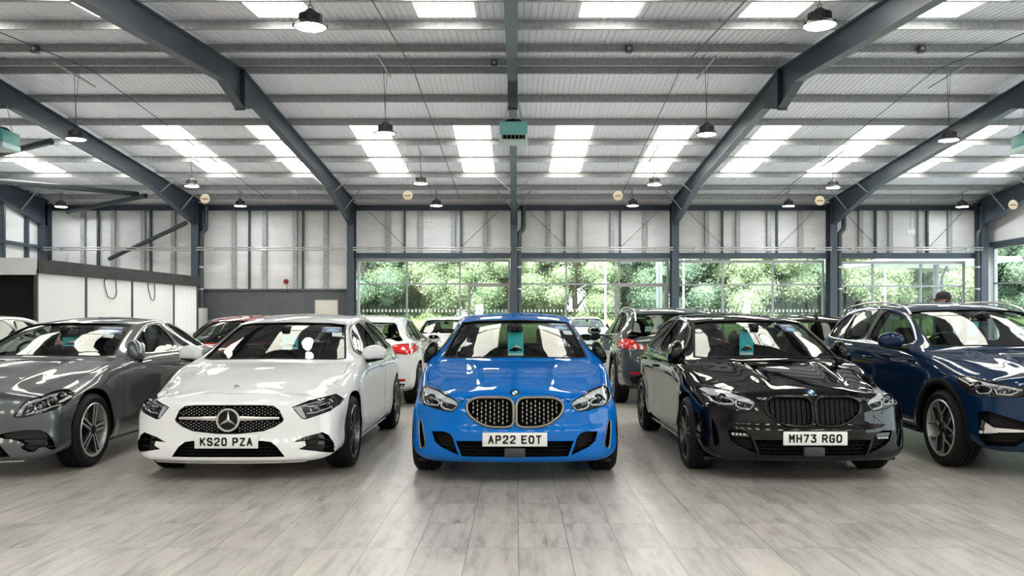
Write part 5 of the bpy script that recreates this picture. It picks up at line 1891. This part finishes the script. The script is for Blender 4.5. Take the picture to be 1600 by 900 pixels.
# white valeting booth with a black fascia
c0 = Vector((pX(57, 20.0), 20.0, 0)); c1 = Vector((pX(309, 28.6), 28.6, 0))
root = empty('booth', c0); tag(root, 'white panelled booth with a black fabric fascia', 'booth')
ax = (c1 - c0); Ln = ax.length; ax.normalize(); nx = Vector((ax.y, -ax.x, 0))
def bm_(u, o, z): return ax * u + nx * o + Vector((0, 0, z))
M_BW = mat('white_glossy_panel', (.72, .735, .74), .22)
M_FAB = noise_mat('black_fascia_fabric', (.018, .018, .02), (.03, .03, .033), 3, .75)
M_WFAB = noise_mat('white_fascia_fabric', (.70, .71, .72), (.76, .77, .78), 3, .6)
M_CURT = mat('white_curtain', (.74, .75, .76), .6)
cuts = []
for px_ in (57, 134, 206, 271):
    # where the sight line at this column meets the booth side
    k = (px_ - CX) / F
    t = (k * c0.y - c0.x) / (ax.x - k * ax.y)
    cuts.append(max(t, 0))
cuts.append(Ln)
def prism_panel(mb, u0, u1, o0, o1, z0, z1, mi=0):
    vs = [bm_(u, o, z) for u, o, z in ((u0, o0, z0), (u1, o0, z0), (u1, o1, z0), (u0, o1, z0), (u0, o0, z1), (u1, o0, z1), (u1, o1, z1), (u0, o1, z1))]
    mb.add(vs, ((0, 3, 2, 1), (4, 5, 6, 7), (0, 1, 5, 4), (1, 2, 6, 5), (2, 3, 7, 6), (3, 0, 4, 7)), mi)
for i in range(3):
    b = MB(); prism_panel(b, cuts[i] + .03, cuts[i + 1] - .03, -.04, 0, 0.02, 2.45); b.build('wall_panel', M_BW, root, 0)
for u in cuts[:4] + [Ln - .03]:
    b = MB(); prism_panel(b, u - .035, u + .035, -.05, .025, 0, 2.5); b.build('panel_post', mat('booth_post', (.05, .052, .055), .5), root, 0)
b = MB()
n = 60
for i in range(n):
    u0 = cuts[3] + .04 + (Ln - cuts[3] - .08) * i / n; u1 = cuts[3] + .04 + (Ln - cuts[3] - .08) * (i + 1) / n
    o0 = .02 * math.sin(i * .9) - .02; o1 = .02 * math.sin((i + 1) * .9) - .02
    b.add([bm_(u0, o0, .03), bm_(u1, o1, .03), bm_(u1, o1, 2.5), bm_(u0, o0, 2.5), bm_(u0, o0 - .006, .03), bm_(u1, o1 - .006, .03), bm_(u1, o1 - .006, 2.5), bm_(u0, o0 - .006, 2.5)], ((0, 1, 2, 3), (7, 6, 5, 4), (0, 4, 5, 1), (3, 2, 6, 7)))
b.build('curtain', M_CURT, root, 60)
b = MB()
n = 48
for i in range(n):
    u0, u1 = Ln * i / n - .02, Ln * (i + 1) / n + .02 * (i == n - 1)
    w0, w1 = .012 * math.sin(i * .7) + .008 * math.sin(i * 2.1), .012 * math.sin((i + 1) * .7) + .008 * math.sin((i + 1) * 2.1)
    zt = 2.76
    b.add([bm_(u0, .07 + w0, 2.42), bm_(u1, .07 + w1, 2.42), bm_(u1, .05, zt), bm_(u0, .05, zt), bm_(u0, .0, 2.42), bm_(u1, .0, 2.42), bm_(u1, -.02, zt), bm_(u0, -.02, zt)], ((0, 1, 2, 3), (4, 7, 6, 5), (0, 4, 5, 1), (3, 2, 6, 7)))
b.build('fascia', M_FAB, root, 50)
b = MB()
b.box(-5.0, .02, -.05, .0, 2.38, 2.78); b.build('front_fascia', M_WFAB, root, 0)
b = MB(); b.box(-5.0, -.0, .25, .3, 0, 2.4); b.build('opening_shade_panel', mat('opening_shade_black', (.006, .006, .006), .9), root, 0)  # black panel painting the shade inside the booth's open front
b = MB(); b.box(-5.2, -5.0, 0, 8.0, 0, 2.45)
b.add([bm_(0, -.03, 2.44), bm_(Ln, -.03, 2.44), Vector((-5.2, Ln, 2.44)), Vector((-5.2, 0, 2.44)), bm_(0, -.03, 2.47), bm_(Ln, -.03, 2.47), Vector((-5.2, Ln, 2.47)), Vector((-5.2, 0, 2.47))], ((0, 1, 2, 3), (7, 6, 5, 4), (0, 4, 5, 1), (1, 5, 6, 2), (2, 6, 7, 3), (3, 7, 4, 0)))
b.build('booth_roof', M_BW, root, 0)
for (u, w) in ((cuts[1] + .9, .55), (cuts[2] + .95, .35)):
    b = MB()
    pts = [bm_(u, .03, 2.42), bm_(u - .1, .03, 2.35), bm_(u, .03, 2.1), bm_(u + .1, .03, 1.92), bm_(u + w * .8, .03, 1.88), bm_(u + w, .03, 2.05), bm_(u + w * .9, .03, 2.42)]
    pts = smooth_poly(pts, 2, False)
    b.tube(pts, .012, 6); b.build('loose_cable', M_INK, root)

# ------------------------------------------------------------------ outside
M_ASPH = noise_mat('pale_tarmac', (.40, .40, .40), (.48, .48, .47), 3, .8)
mb = MB(); mb.box(-90, 110, DW + .16, 130, -.15, -.02); mb.box(XR + .13, 110, -60, DW + .16, -.15, -.02); mb.box(-90, XR + .13, -60, YB - .13, -.15, -.02)
tag(mb.build('ground', M_ASPH, None, 0), 'pale sunlit car park surface outside the windows', kind='structure')
def leaf_mat(name, c1, c2):
    m = mat(name, c1, .6)
    b = m.node_tree.nodes['Principled BSDF']
    oi = N(m, 'ShaderNodeTexCoord'); no = N(m, 'ShaderNodeTexNoise'); no.inputs['Scale'].default_value = .9; no.inputs['Detail'].default_value = 5
    rp = N(m, 'ShaderNodeValToRGB'); rp.color_ramp.elements[0].color = (*c1, 1); rp.color_ramp.elements[1].color = (*c2, 1)
    rp.color_ramp.elements[0].position = .35; rp.color_ramp.elements[1].position = .65
    L(m, oi.outputs['Object'], no.inputs['Vector']); L(m, no.outputs['Fac'], rp.inputs[0]); L(m, rp.outputs[0], b.inputs['Base Color'])
    out = m.node_tree.nodes['Material Output']
    tl = N(m, 'ShaderNodeBsdfTranslucent'); L(m, rp.outputs[0], tl.inputs[0])
    ms = N(m, 'ShaderNodeMixShader'); ms.inputs[0].default_value = .35
    L(m, b.outputs[0], ms.inputs[1]); L(m, tl.outputs[0], ms.inputs[2]); L(m, ms.outputs[0], out.inputs[0])
    return m
M_LEAF = [leaf_mat('leaves_pale', (.27, .36, .20), (.44, .51, .33)), leaf_mat('leaves_mid', (.17, .27, .19), (.30, .39, .27)), leaf_mat('leaves_blue_green', (.10, .18, .16), (.17, .26, .23))]
M_BARK = noise_mat('bark', (.16, .12, .09), (.26, .21, .17), 6, .9)
def leaves_mesh(name, blobs, n, size, m, seed):
    rnd = random.Random(seed)
    vs, fs = [], []
    tot = sum(b[3] * b[4] for b in blobs)
    for (x, y, z, r, rz) in blobs:
        k = int(n * r * rz / tot)
        for _ in range(k):
            a = rnd.uniform(0, 2 * PI); ct = rnd.uniform(-1, 1); st = math.sqrt(1 - ct * ct)
            rr = rnd.uniform(.72, 1.04)
            p = Vector((x + r * rr * st * math.cos(a), y + r * rr * st * math.sin(a), z + rz * rr * ct))
            nrm = Vector((st * math.cos(a), st * math.sin(a), ct + .3)) + Vector((rnd.uniform(-.7, .7), rnd.uniform(-.7, .7), rnd.uniform(-.7, .7)))
            nrm.normalize()
            t = nrm.orthogonal().normalized(); t.rotate(Matrix.Rotation(rnd.uniform(0, 6.28), 3, nrm)); b_ = nrm.cross(t)
            s = size * rnd.uniform(.6, 1.3)
            i = len(vs)
            vs += [p - t * s, p - b_ * s * .6, p + t * s, p + b_ * s * .6]
            fs.append((i, i + 1, i + 2, i + 3))
    core = MB()
    for (x, y, z, r, rz) in blobs:
        core.ell((x, y, z), r * .74, r * .74, rz * .74, 0, None, 1, 10, 7)
    k = len(vs); vs += core.v; fs += [tuple(k + i for i in f) for f in core.f]
    me = bpy.data.meshes.new(name); me.from_pydata([tuple(v) for v in vs], [], fs); me.materials.append(m)
    return me
def tree_proto(kind, seed, n=42000):
    rnd = random.Random(seed)
    blobs = []
    H = 9.5
    for k in range(64):
        h = rnd.uniform(.9, H)
        w = 3.1 * math.sin(min(1, (h - .6) / (H + .3)) * PI) ** .6 + .4
        a = rnd.uniform(0, 2 * PI); q = rnd.uniform(.3, 1) * w
        r = rnd.uniform(.55, 1.35)
        blobs.append((q * math.cos(a), q * math.sin(a) * .8, h, r, r * .8))
    cr = leaves_mesh('crown', blobs, n, .075, M_LEAF[kind], seed)
    tk = MB(); tk.tube([(0, 0, -.1), (.05, 0, 1.5), (0, .05, 3.5), (.1, 0, 7)], [.24, .19, .15, .05], 10)
    for k in range(6):
        a = k * 1.1; tk.tube([(0, 0, 2 + .5 * k), (math.cos(a) * .9, math.sin(a) * .9, 3 + .55 * k), (math.cos(a) * 1.9, math.sin(a) * 1.9, 3.8 + .6 * k)], [.09, .06, .03], 6)
    return cr, tk.mesh('trunk', [M_BARK])
protos = [tree_proto(0, 3), tree_proto(1, 5), tree_proto(2, 8)]
tl = [(-12.5, 49, 1, .95, 'bushy mid green tree seen past the first column by the white car'), (-8.3, 46, 1, .85, 'mid green tree with a visible trunk in the first window bay'), (-4.6, 47, 0, 1.0, 'pale round tree in the middle of the first window bay'), (-.8, 47, 0, .92, 'pale tree behind the left entrance door'),
      (3.2, 46, 0, .9, 'pale round tree just right of the blue car'), (6.2, 50, 2, 1.1, 'blue-green tree left of the right entrance door'), (9.0, 47, 1, .95, 'mid green tree behind the right entrance door'), (12.6, 46, 0, .95, 'pale tree right of the right entrance door'),
      (16.0, 48, 1, 1.0, 'mid green tree behind the black hatchback'), (19.5, 47, 0, 1.0, 'pale tree left of the navy car column'), (23.4, 48, 0, .95, 'pale tree in the window bay behind the navy car'), (27.5, 49, 1, 1.0, 'mid green tree behind the capped man'),
      (31.5, 50, 2, 1.1, 'blue-green tree under the outside canopy'), (36.5, 49, 1, 1.15, 'mid green tree seen through the end wall glazing'), (41, 52, 2, 1.2, 'tall blue-green tree at the right edge'),
      (-6.5, 56, 2, 1.15, 'dark tree standing behind the trees of the first bay'), (0.5, 57, 2, 1.2, 'dark tree standing behind the blue car trees'), (8, 58, 2, 1.2, 'dark tree standing behind the right door trees'), (14.5, 57, 2, 1.2, 'dark tree behind the black hatchback trees'), (22, 58, 2, 1.25, 'dark tree behind the navy car trees'), (30, 60, 2, 1.3, 'dark tree behind the canopy trees'), (-15, 58, 2, 1.2, 'dark tree behind the booth side trees'), (38, 62, 2, 1.4, 'dark tree behind the end wall trees')]
for i, (x, y, k, s, lab) in enumerate(tl):
    root = empty('tree', (x, y, -.02), i * 1.7); root.scale = (s, s, s)
    tag(root, lab, 'tree', 'trees across the car park')
    for nm, me in zip(('crown', 'trunk'), protos[k]):
        c = bpy.data.objects.new(nm, me); COL.objects.link(c); c.parent = root
        if nm == 'crown': c['kind'] = 'stuff'
blobs = []
x = -14
while x < 45:
    blobs.append((x, 43.5 + random.uniform(-.1, .1), .7, .75, .85)); x += .55
me = leaves_mesh('hedge', blobs, 40000, .05, leaf_mat('hedge_leaves', (.34, .48, .16), (.50, .62, .28)), 4)
o = bpy.data.objects.new('hedge', me); COL.objects.link(o)
tag(o, 'long clipped bright green hedge across the car park', 'hedge', kind='stuff')
# posts, sign boards and a canopy outside
def post(px_, d, r, z1, lab, nm='lamp_post'):
    p = at(px_, 497, d)
    root = empty(nm, (p.x, d, -.02)); tag(root, lab, 'post')
    b = MB(); b.tube([(0, 0, 0), (0, 0, z1)], r, 12); b.build('post_shaft', M_WFR, root)
    b = MB(); b.lathe([(r * 1.8, 0), (r * 1.8, .12), (r, .2), (0, .2)], 12); b.build('post_foot', M_WFR, root)
post(946, 40, .055, 7, 'thin white lamp post left of the right entrance door')
post(1030, 34, .12, 7, 'thick white post inside the view of the right entrance door')
post(1068, 42, .05, 7, 'thin white lamp post right of the door column')
post(1383, 41, .05, 7, 'thin white lamp post behind the navy car')
post(1541, 36, .10, 8, 'thick white post seen through the end wall glazing')
for px_, w, d, z0, z1, lab in ((749, .34, 38, 1.45, 1.98, 'small white sign board outside the left entrance door'), (1167, .30, 38, 1.2, 2.05, 'tall white sign board outside behind the black hatchback')):
    p = at(px_, 497, d); root = empty('sign_board', (p.x, d, -.02)); tag(root, lab, 'sign')
    b = MB(); b.rbox(-w / 2, w / 2, -.03, .03, z0, z1, .01); b.build('board', mat('sign_white', (.8, .8, .8), .5), root)
    b = MB()
    for sx in (-w * .35, w * .35): b.tube([(sx, .04, 0), (sx, .04, z1)], .025, 8)
    b.build('sign_legs', M_GALV, root)
root = empty('canopy', (16.8, 36, 0)); tag(root, 'white entrance canopy outside with a grey post', 'canopy')
b = MB(); b.box(-1.9, 3.2, -2.5, 2.5, 3.62, 3.80); b.build('canopy_roof', M_WFR, root, 0)
b = MB(); b.tube([(1.05, 0, 0), (1.05, 0, 3.62)], .12, 14); b.tube([(1.5, 0, 3.55), (1.3, 0, 3.1), (1.3, 0, 0)], .06, 10); b.build('canopy_post', mat('canopy_grey', (.25, .26, .27), .4), root)

# ------------------------------------------------------------------ the cars
_px = Car.px
PXC = {}
def px_cached(s, pts, ox=0, oy=0, k=1.0, out='front'):
    key = (s.s['name'], s.s['L'], ox, oy, k, out, tuple(tuple(p) for p in pts))
    if key not in PXC:
        PXC[key] = _px(s, pts, ox, oy, k, out)
    return [Vector(p) for p in PXC[key]]
Car.px = px_cached

def sticker(car, quad, quad2):
    """printed price stickers in the top corner of the windscreen"""
    q = car.px(quad)
    o = car.patch('windscreen_sticker', q, 'front', -.012, .001, M_PURPLE, h=.05)
    cx = sum(p.x for p in q) / 4; cz = sum(p.y for p in q) / 4
    w = max(p.x for p in q) - min(p.x for p in q); h = max(p.y for p in q) - min(p.y for p in q)
    blob = [Vector((cx + w * a, cz + h * b)) for a, b in ((-.2, -.3), (.3, -.28), (.33, -.1), (.15, .02), (.05, .12), (-.1, .12), (-.22, -.02))]
    car.patch('sticker_print', blob, 'front', -.010, .001, M_LBLUE, o, h=.05)
    car.patch('sticker_stripe', [Vector((cx - w * .35, cz + h * .26)), Vector((cx + w * .3, cz + h * .22)), Vector((cx + w * .3, cz + h * .34)), Vector((cx - w * .35, cz + h * .38))], 'front', -.010, .001, M_CARDW, o, h=.05)
    car.patch('price_label', car.px(quad2), 'front', -.009, .001, M_CARDW, o, h=.05)

def hanger_tag(px0, py0, px1, py1, d, lab, hook):
    """teal card hanging from a rear-view mirror"""
    a, b = at(px0, py0, d), at(px1, py1, d)
    cx, w, z0, z1 = (a.x + b.x) / 2, b.x - a.x, b.z, a.z
    root = empty('price_tag', (cx, d, z0)); tag(root, lab, 'tag', 'teal mirror hangers')
    h = z1 - z0
    m = MB(); m.box(-w / 2, w / 2, -.0015, .0015, 0, h); m.build('card', M_TEAL, root, 0)
    m = MB(); m.box(-w * .48, w * .48, -.0024, -.0016, .006, h * .11); m.build('white_footer', M_CARDW, root, 0)
    m = MB()
    c = [(w * .08 + w * .22 * math.cos(PI * k / 12), -.0022, h * .30 + w * .22 * math.sin(PI * k / 12)) for k in range(13)]
    m.add(c + [(x, -.0016, z) for x, y, z in c], [tuple(range(13)), tuple(range(25, 12, -1))] + [(i, i + 1, 14 + i, 13 + i) for i in range(12)]); m.build('print_sun', M_CARDW, root, 0)
    car = [(-.40, .20), (-.38, .27), (-.25, .30), (-.12, .36), (.12, .365), (.25, .31), (.38, .28), (.40, .21), (.3, .20), (.24, .24), (.14, .20), (-.16, .18), (-.22, .23), (-.3, .18)]
    m = MB(); k = len(car)
    m.add([(x * w, -.003, z * h) for x, z in car] + [(x * w, -.0018, z * h) for x, z in car], [tuple(range(k)), tuple(range(2 * k - 1, k - 1, -1))] + [(i, k + i, k + (i + 1) % k, (i + 1) % k) for i in range(k)]); m.build('printed_car', M_GBLACK, root, 0)
    if hook:
        m = MB(); m.tube([(0, 0, h), (0, .0, h + .05), (0, .02, h + .08)], .012, 6, r2=.003); m.build('hook_strap', M_GBLACK, root)

CARS = []
def name_car(c, lab):
    tag(c.root, lab, 'car'); CARS.append(c)

blue = Car(bmw1(), -.008, 6.80); trace_bmw(blue)
bmw_front(blue, None, M_BLUE, 'AP22 EOT', True, M_BRONZE, False)
name_car(blue, 'bright blue hatchback with studded kidney grille and plate AP22 EOT')
sticker(blue, [(856, 503), (888, 504), (893, 516), (862, 514)], [(879, 515), (893, 516), (895, 522), (882, 521)])
ac = Car(aclass(), -2.36, 6.92); fa = trace_aclass(ac)
merc_front(ac, M_WHITE, 'KS20 PZA', fa)
name_car(ac, 'white hatchback with star grille and plate KS20 PZA')
sticker(ac, [(504, 509), (534, 509.5), (534, 518.5), (504, 517.5)], [(519, 518), (535, 519), (535, 525), (519, 524)])
cc = Car(cclass(), -4.76, 7.0); merc_front(cc, M_GREY, '', trace_cclass(cc), True)
name_car(cc, 'metallic grey coupe cut by the left edge of the photo')
sticker(cc, [(157, 509), (193, 510), (190, 520), (152, 518)], [(164, 519.5), (179, 521), (176, 527), (161, 525.5)])
bk = Car(bmw1(), 2.42, 6.86); bmw_front(bk, None, M_BLACK, 'MH73 RGO', False, M_GBLACK, True)
name_car(bk, 'glossy black hatchback with slatted kidney grille and plate MH73 RGO')
sticker(bk, [(1216, 505), (1238, 506), (1248, 518), (1226, 516)], [(1239, 516), (1249, 517), (1254, 523), (1244, 522)])
nv = Car(x1(), 4.80, 6.98); x1_front(nv, M_NAVY)
name_car(nv, 'dark navy blue tall car with roof rails at the right edge')
hanger_tag(793.5, 519, 818, 556, 8.70, 'teal card hanging in the windscreen of the blue hatchback', True)
hanger_tag(442, 521, 465.5, 546, 8.85, 'teal card hanging in the windscreen of the white hatchback with plate KS20 PZA', True)
hanger_tag(98, 527, 124, 541, 9.15, 'teal card in the windscreen of the grey coupe', True)
hanger_tag(1155.5, 517, 1177, 555, 8.76, 'teal card hanging in the windscreen of the black hatchback with plate MH73 RGO', True)
hanger_tag(1511, 503, 1528, 538, 8.72, 'teal card hanging in the windscreen of the navy car', True)

# second and third rows
fb = dict(fa); fb['wheel'] = 'greystar'
w2 = Car(aclass(), -2.42, 12.75 + 4.42, PI); merc_front(w2, M_WHITE, '', fb)
name_car(w2, 'white hatchback facing away behind the front-row white hatchback')
def copy_car(src, X, D, yaw, lab):
    r = dup(src.root); r.location = (X, D, 0); r.rotation_euler = (0, 0, yaw); r['label'] = lab
    return r
copy_car(w2, -1.85, 20.8, 0, 'white car facing the camera near the windows left of the blue car')
copy_car(w2, -9.75, 12.6, 0, 'white car behind the grey coupe at the left edge')
copy_car(w2, -6.45, 17.3, 0, 'white car half hidden behind the red car')
rd = Car(aclass(), -4.62, 12.35); merc_front(rd, M_RED, '', fb)
name_car(rd, 'dark red car facing the camera behind the grey coupe')
gx = Car(x1(), 2.46, 12.75 + 4.45, PI); x1_front(gx, M_DGREEN)
name_car(gx, 'dark green-grey tall car facing away behind the black hatchback')
b2 = Car(bmw1(), 4.82, 12.9 + 4.32, PI); bmw_front(b2, None, M_BLACK, '', False, M_GBLACK, True)
name_car(b2, 'black hatchback facing away beside the navy car')
fin = MB()
p = b2.cast('top', 0, 3.55)[0]
fin.add([(p.x - .02, p.y - .1, p.z - .01), (p.x + .02, p.y - .1, p.z - .01), (p.x + .025, p.y + .09, p.z - .01), (p.x - .025, p.y + .09, p.z - .01), (p.x - .004, p.y + .07, p.z + .065), (p.x + .004, p.y + .07, p.z + .065), (p.x + .008, p.y + .085, p.z + .05), (p.x - .008, p.y + .085, p.z + .05)], ((3, 2, 1, 0), (4, 5, 6, 7), (0, 1, 5, 4), (1, 2, 6, 5), (2, 3, 7, 6), (3, 0, 4, 7)))
fin.build('roof_aerial', M_GBLACK, b2.root)
wb = Car(bmw1(), 2.95, 33.4); bmw_front(wb, None, M_WHITE, '', False, M_GBLACK, True)
name_car(wb, 'white car with kidney grille parked outside right of the blue car')
copy_car(wb, 5.6, 38.5, 0, 'white car parked outside behind the right entrance door')
copy_car(w2, 2.2, 39.5, 0, 'white car parked outside in front of the hedge')
copy_car(w2, 23.3, 37.5, .3, 'white car parked outside beyond the glazed end wall')

# ------------------------------------------------------------------ the two people behind the navy car
M_SKIN = mat('skin', (.50, .30, .22), .5)
M_HAIR = noise_mat('dark_hair', (.012, .009, .007), (.03, .022, .016), 30, .6)
M_CAPM = mat('black_cap', (.010, .010, .011), .7)
def skinned(name, verts, edges, radii, m, parent, root=0, sub=2):
    me = bpy.data.meshes.new(name); me.from_pydata(verts, edges, []); me.materials.append(m)
    o = bpy.data.objects.new(name, me); COL.objects.link(o)
    md = o.modifiers.new('s', 'SKIN'); md.use_smooth_shade = True
    sv = me.skin_vertices[0].data
    for i, r in enumerate(radii):
        sv[i].radius = (r, r) if not isinstance(r, tuple) else r
        sv[i].use_root = (i == root)
    sb = o.modifiers.new('u', 'SUBSURF'); sb.levels = sub; sb.render_levels = sub
    dg = bpy.context.evaluated_depsgraph_get(); dg.update()
    ev = bpy.data.meshes.new_from_object(o.evaluated_get(dg))
    bpy.data.objects.remove(o)
    ev.materials.clear(); ev.materials.append(m)
    return link(name, ev, parent, 60)
def person(loc, rz, H, lab, shirt, trousers, cap, bun):
    s = H / 1.75
    root = empty('person', loc, rz); root.scale = (s, s, s)
    tag(root, lab, 'person')
    # facing -y; joints
    V = [(0, 0, .95), (0, .01, 1.12), (0, .02, 1.30), (0, .015, 1.43), (0, .01, 1.52), (0, -.005, 1.60)]
    R = [(.155, .11), (.145, .10), (.165, .11), (.10, .08), .052, .05]
    E = [(0, 1), (1, 2), (2, 3), (3, 4), (4, 5)]
    for sg in (-1, 1):
        b = len(V)
        V += [(sg * .10, 0, .88), (sg * .10, -.01, .50), (sg * .105, .02, .10), (sg * .11, -.10, .04)]
        R += [.085, .06, .042, .04]
        E += [(0, b), (b, b + 1), (b + 1, b + 2), (b + 2, b + 3)]
        b = len(V)
        V += [(sg * .19, .02, 1.40), (sg * .25, .03, 1.12), (sg * .26, -.06, .88), (sg * .26, -.09, .80)]
        R += [.055, .042, .032, .03]
        E += [(3, b), (b, b + 1), (b + 1, b + 2), (b + 2, b + 3)]
        # palm, five fingers
        pb = b + 3
        for k, (dx, ln) in enumerate(((-.030, .07), (-.011, .085), (.009, .08), (.027, .062))):
            c = len(V)
            V += [(sg * .26 + sg * 0, -.10 + dx, .765), (sg * .26, -.105 + dx, .765 - ln * .5), (sg * .255, -.10 + dx, .765 - ln)]
            R += [.010, .009, .008]; E += [(pb, c), (c, c + 1), (c + 1, c + 2)]
        c = len(V)
        V += [(sg * .245, -.13, .79), (sg * .24, -.15, .755)]; R += [.011, .009]; E += [(pb, c), (c, c + 1)]
    body = skinned('body', V, E, R, M_SKIN, root)
    hd = MB()
    hd.ell((0, -.005, 1.645), .074, .095, .115, 0, None, .95, 24, 18)
    hd.ell((0, -.03, 1.58), .055, .065, .055)          # jaw
    hd.ell((0, -.103, 1.635), .013, .018, .022)        # nose
    hd.ell((0, -.095, 1.595), .022, .008, .006)        # mouth
    for sg in (-1, 1):
        hd.ell((sg * .076, .005, 1.64), .010, .02, .032)
        hd.ell((sg * .03, -.088, 1.655), .011, .008, .007)
    hd.build('head', M_SKIN, body, 80)
    # clothes
    tv = [(0, 0, .92), (0, .01, 1.12), (0, .02, 1.30), (0, .015, 1.425)]
    tr = [(.172, .125), (.165, .115), (.185, .125), (.115, .095)]
    te = [(0, 1), (1, 2), (2, 3)]
    for sg in (-1, 1):
        b = len(tv); tv += [(sg * .195, .02, 1.40), (sg * .252, .03, 1.12), (sg * .258, -.03, .96)]; tr += [.07, .055, .046]; te += [(3, b), (b, b + 1), (b + 1, b + 2)]
    skinned('top', tv, te, tr, mat(shirt[0], shirt[1], .8), root)
    lv, lr, le = [(0, 0, .93)], [(.165, .12)], []
    for sg in (-1, 1):
        b = len(lv); lv += [(sg * .10, 0, .86), (sg * .10, -.01, .50), (sg * .105, .02, .13)]; lr += [.098, .075, .06]; le += [(0, b), (b, b + 1), (b + 1, b + 2)]
    skinned('trousers', lv, le, lr, mat(trousers[0], trousers[1], .8), root)
    for sg in (-1, 1):
        sh = MB(); sh.ell((sg * .11, -.06, .045), .05, .14, .048, 0, None, .8); sh.build('shoe', M_MBLACK, root)
    if cap:
        c = MB()
        prof = [(0, .075), (.05, .068), (.082, .040), (.094, .0), (.096, -.045)]
        M = Matrix.Translation((0, .0, 1.70)) @ Matrix.Diagonal((.90, 1.12, 1, 1))
        c.lathe(prof + [(.090, -.045), (.088, 0), (.05, .06), (0, .068)], 28, M)
        pk = []
        for k in range(13):
            a = PI + PI * k / 12
            pk.append((.082 * math.cos(a), -.075 + .115 * math.sin(a), 1.665 - .012 * math.cos(a) ** 2 + .0))
        inner = [(.085 * math.cos(PI + PI * k / 12), -.02 + .085 * math.sin(PI + PI * k / 12), 1.668) for k in range(13)]
        vs = pk + inner + [(x, y, z - .006) for x, y, z in pk + inner]
        fs = []
        for k in range(12):
            fs += [(k, k + 1, 14 + k, 13 + k), (26 + k + 1, 26 + k, 39 + k, 40 + k), (k + 1, k, 26 + k, 27 + k)]
        c.add(vs, fs)
        c.ell((0, 0, 1.777), .012, .012, .008)
        c.build('cap', M_CAPM, root, 50)
        h = MB(); h.ell((0, .03, 1.625), .072, .075, .055); h.build('hair', M_HAIR, root, 60)
    else:
        h = MB(); h.ell((0, .018, 1.675), .088, .098, .098, 0, None, 1, 28, 18)
        rnd = random.Random(3)
        for k in range(26):
            a = rnd.uniform(0, 6.28); e = rnd.uniform(.1, 1.4)
            h.ell((.07 * math.cos(a) * math.cos(e), .018 + .08 * math.sin(a) * math.cos(e), 1.675 + .08 * math.sin(e)), .028, .028, .022, 0, None, 1, 8, 6)
        for k in range(10):
            a = k * .63; h.ell((.03 * math.cos(a), .05 + .03 * math.sin(a), 1.77 + .012 * (k % 3)), .026, .026, .022, 0, None, 1, 8, 6)
        h.build('hair', M_HAIR, root, 60)
    return root
person((pX(1474, 11.95), 11.95, 0), math.radians(-118), 1.715, 'man in a black cap seen behind the roof of the navy car', ('grey_shirt', (.12, .12, .13)), ('dark_trousers', (.02, .022, .03)), True, False)
person((pX(1340, 12.1), 12.1, 0), math.radians(170), 1.545, 'person with dark tied-up hair just showing behind the navy car', ('dark_top', (.03, .03, .035)), ('dark_trousers', (.02, .022, .03)), False, True)
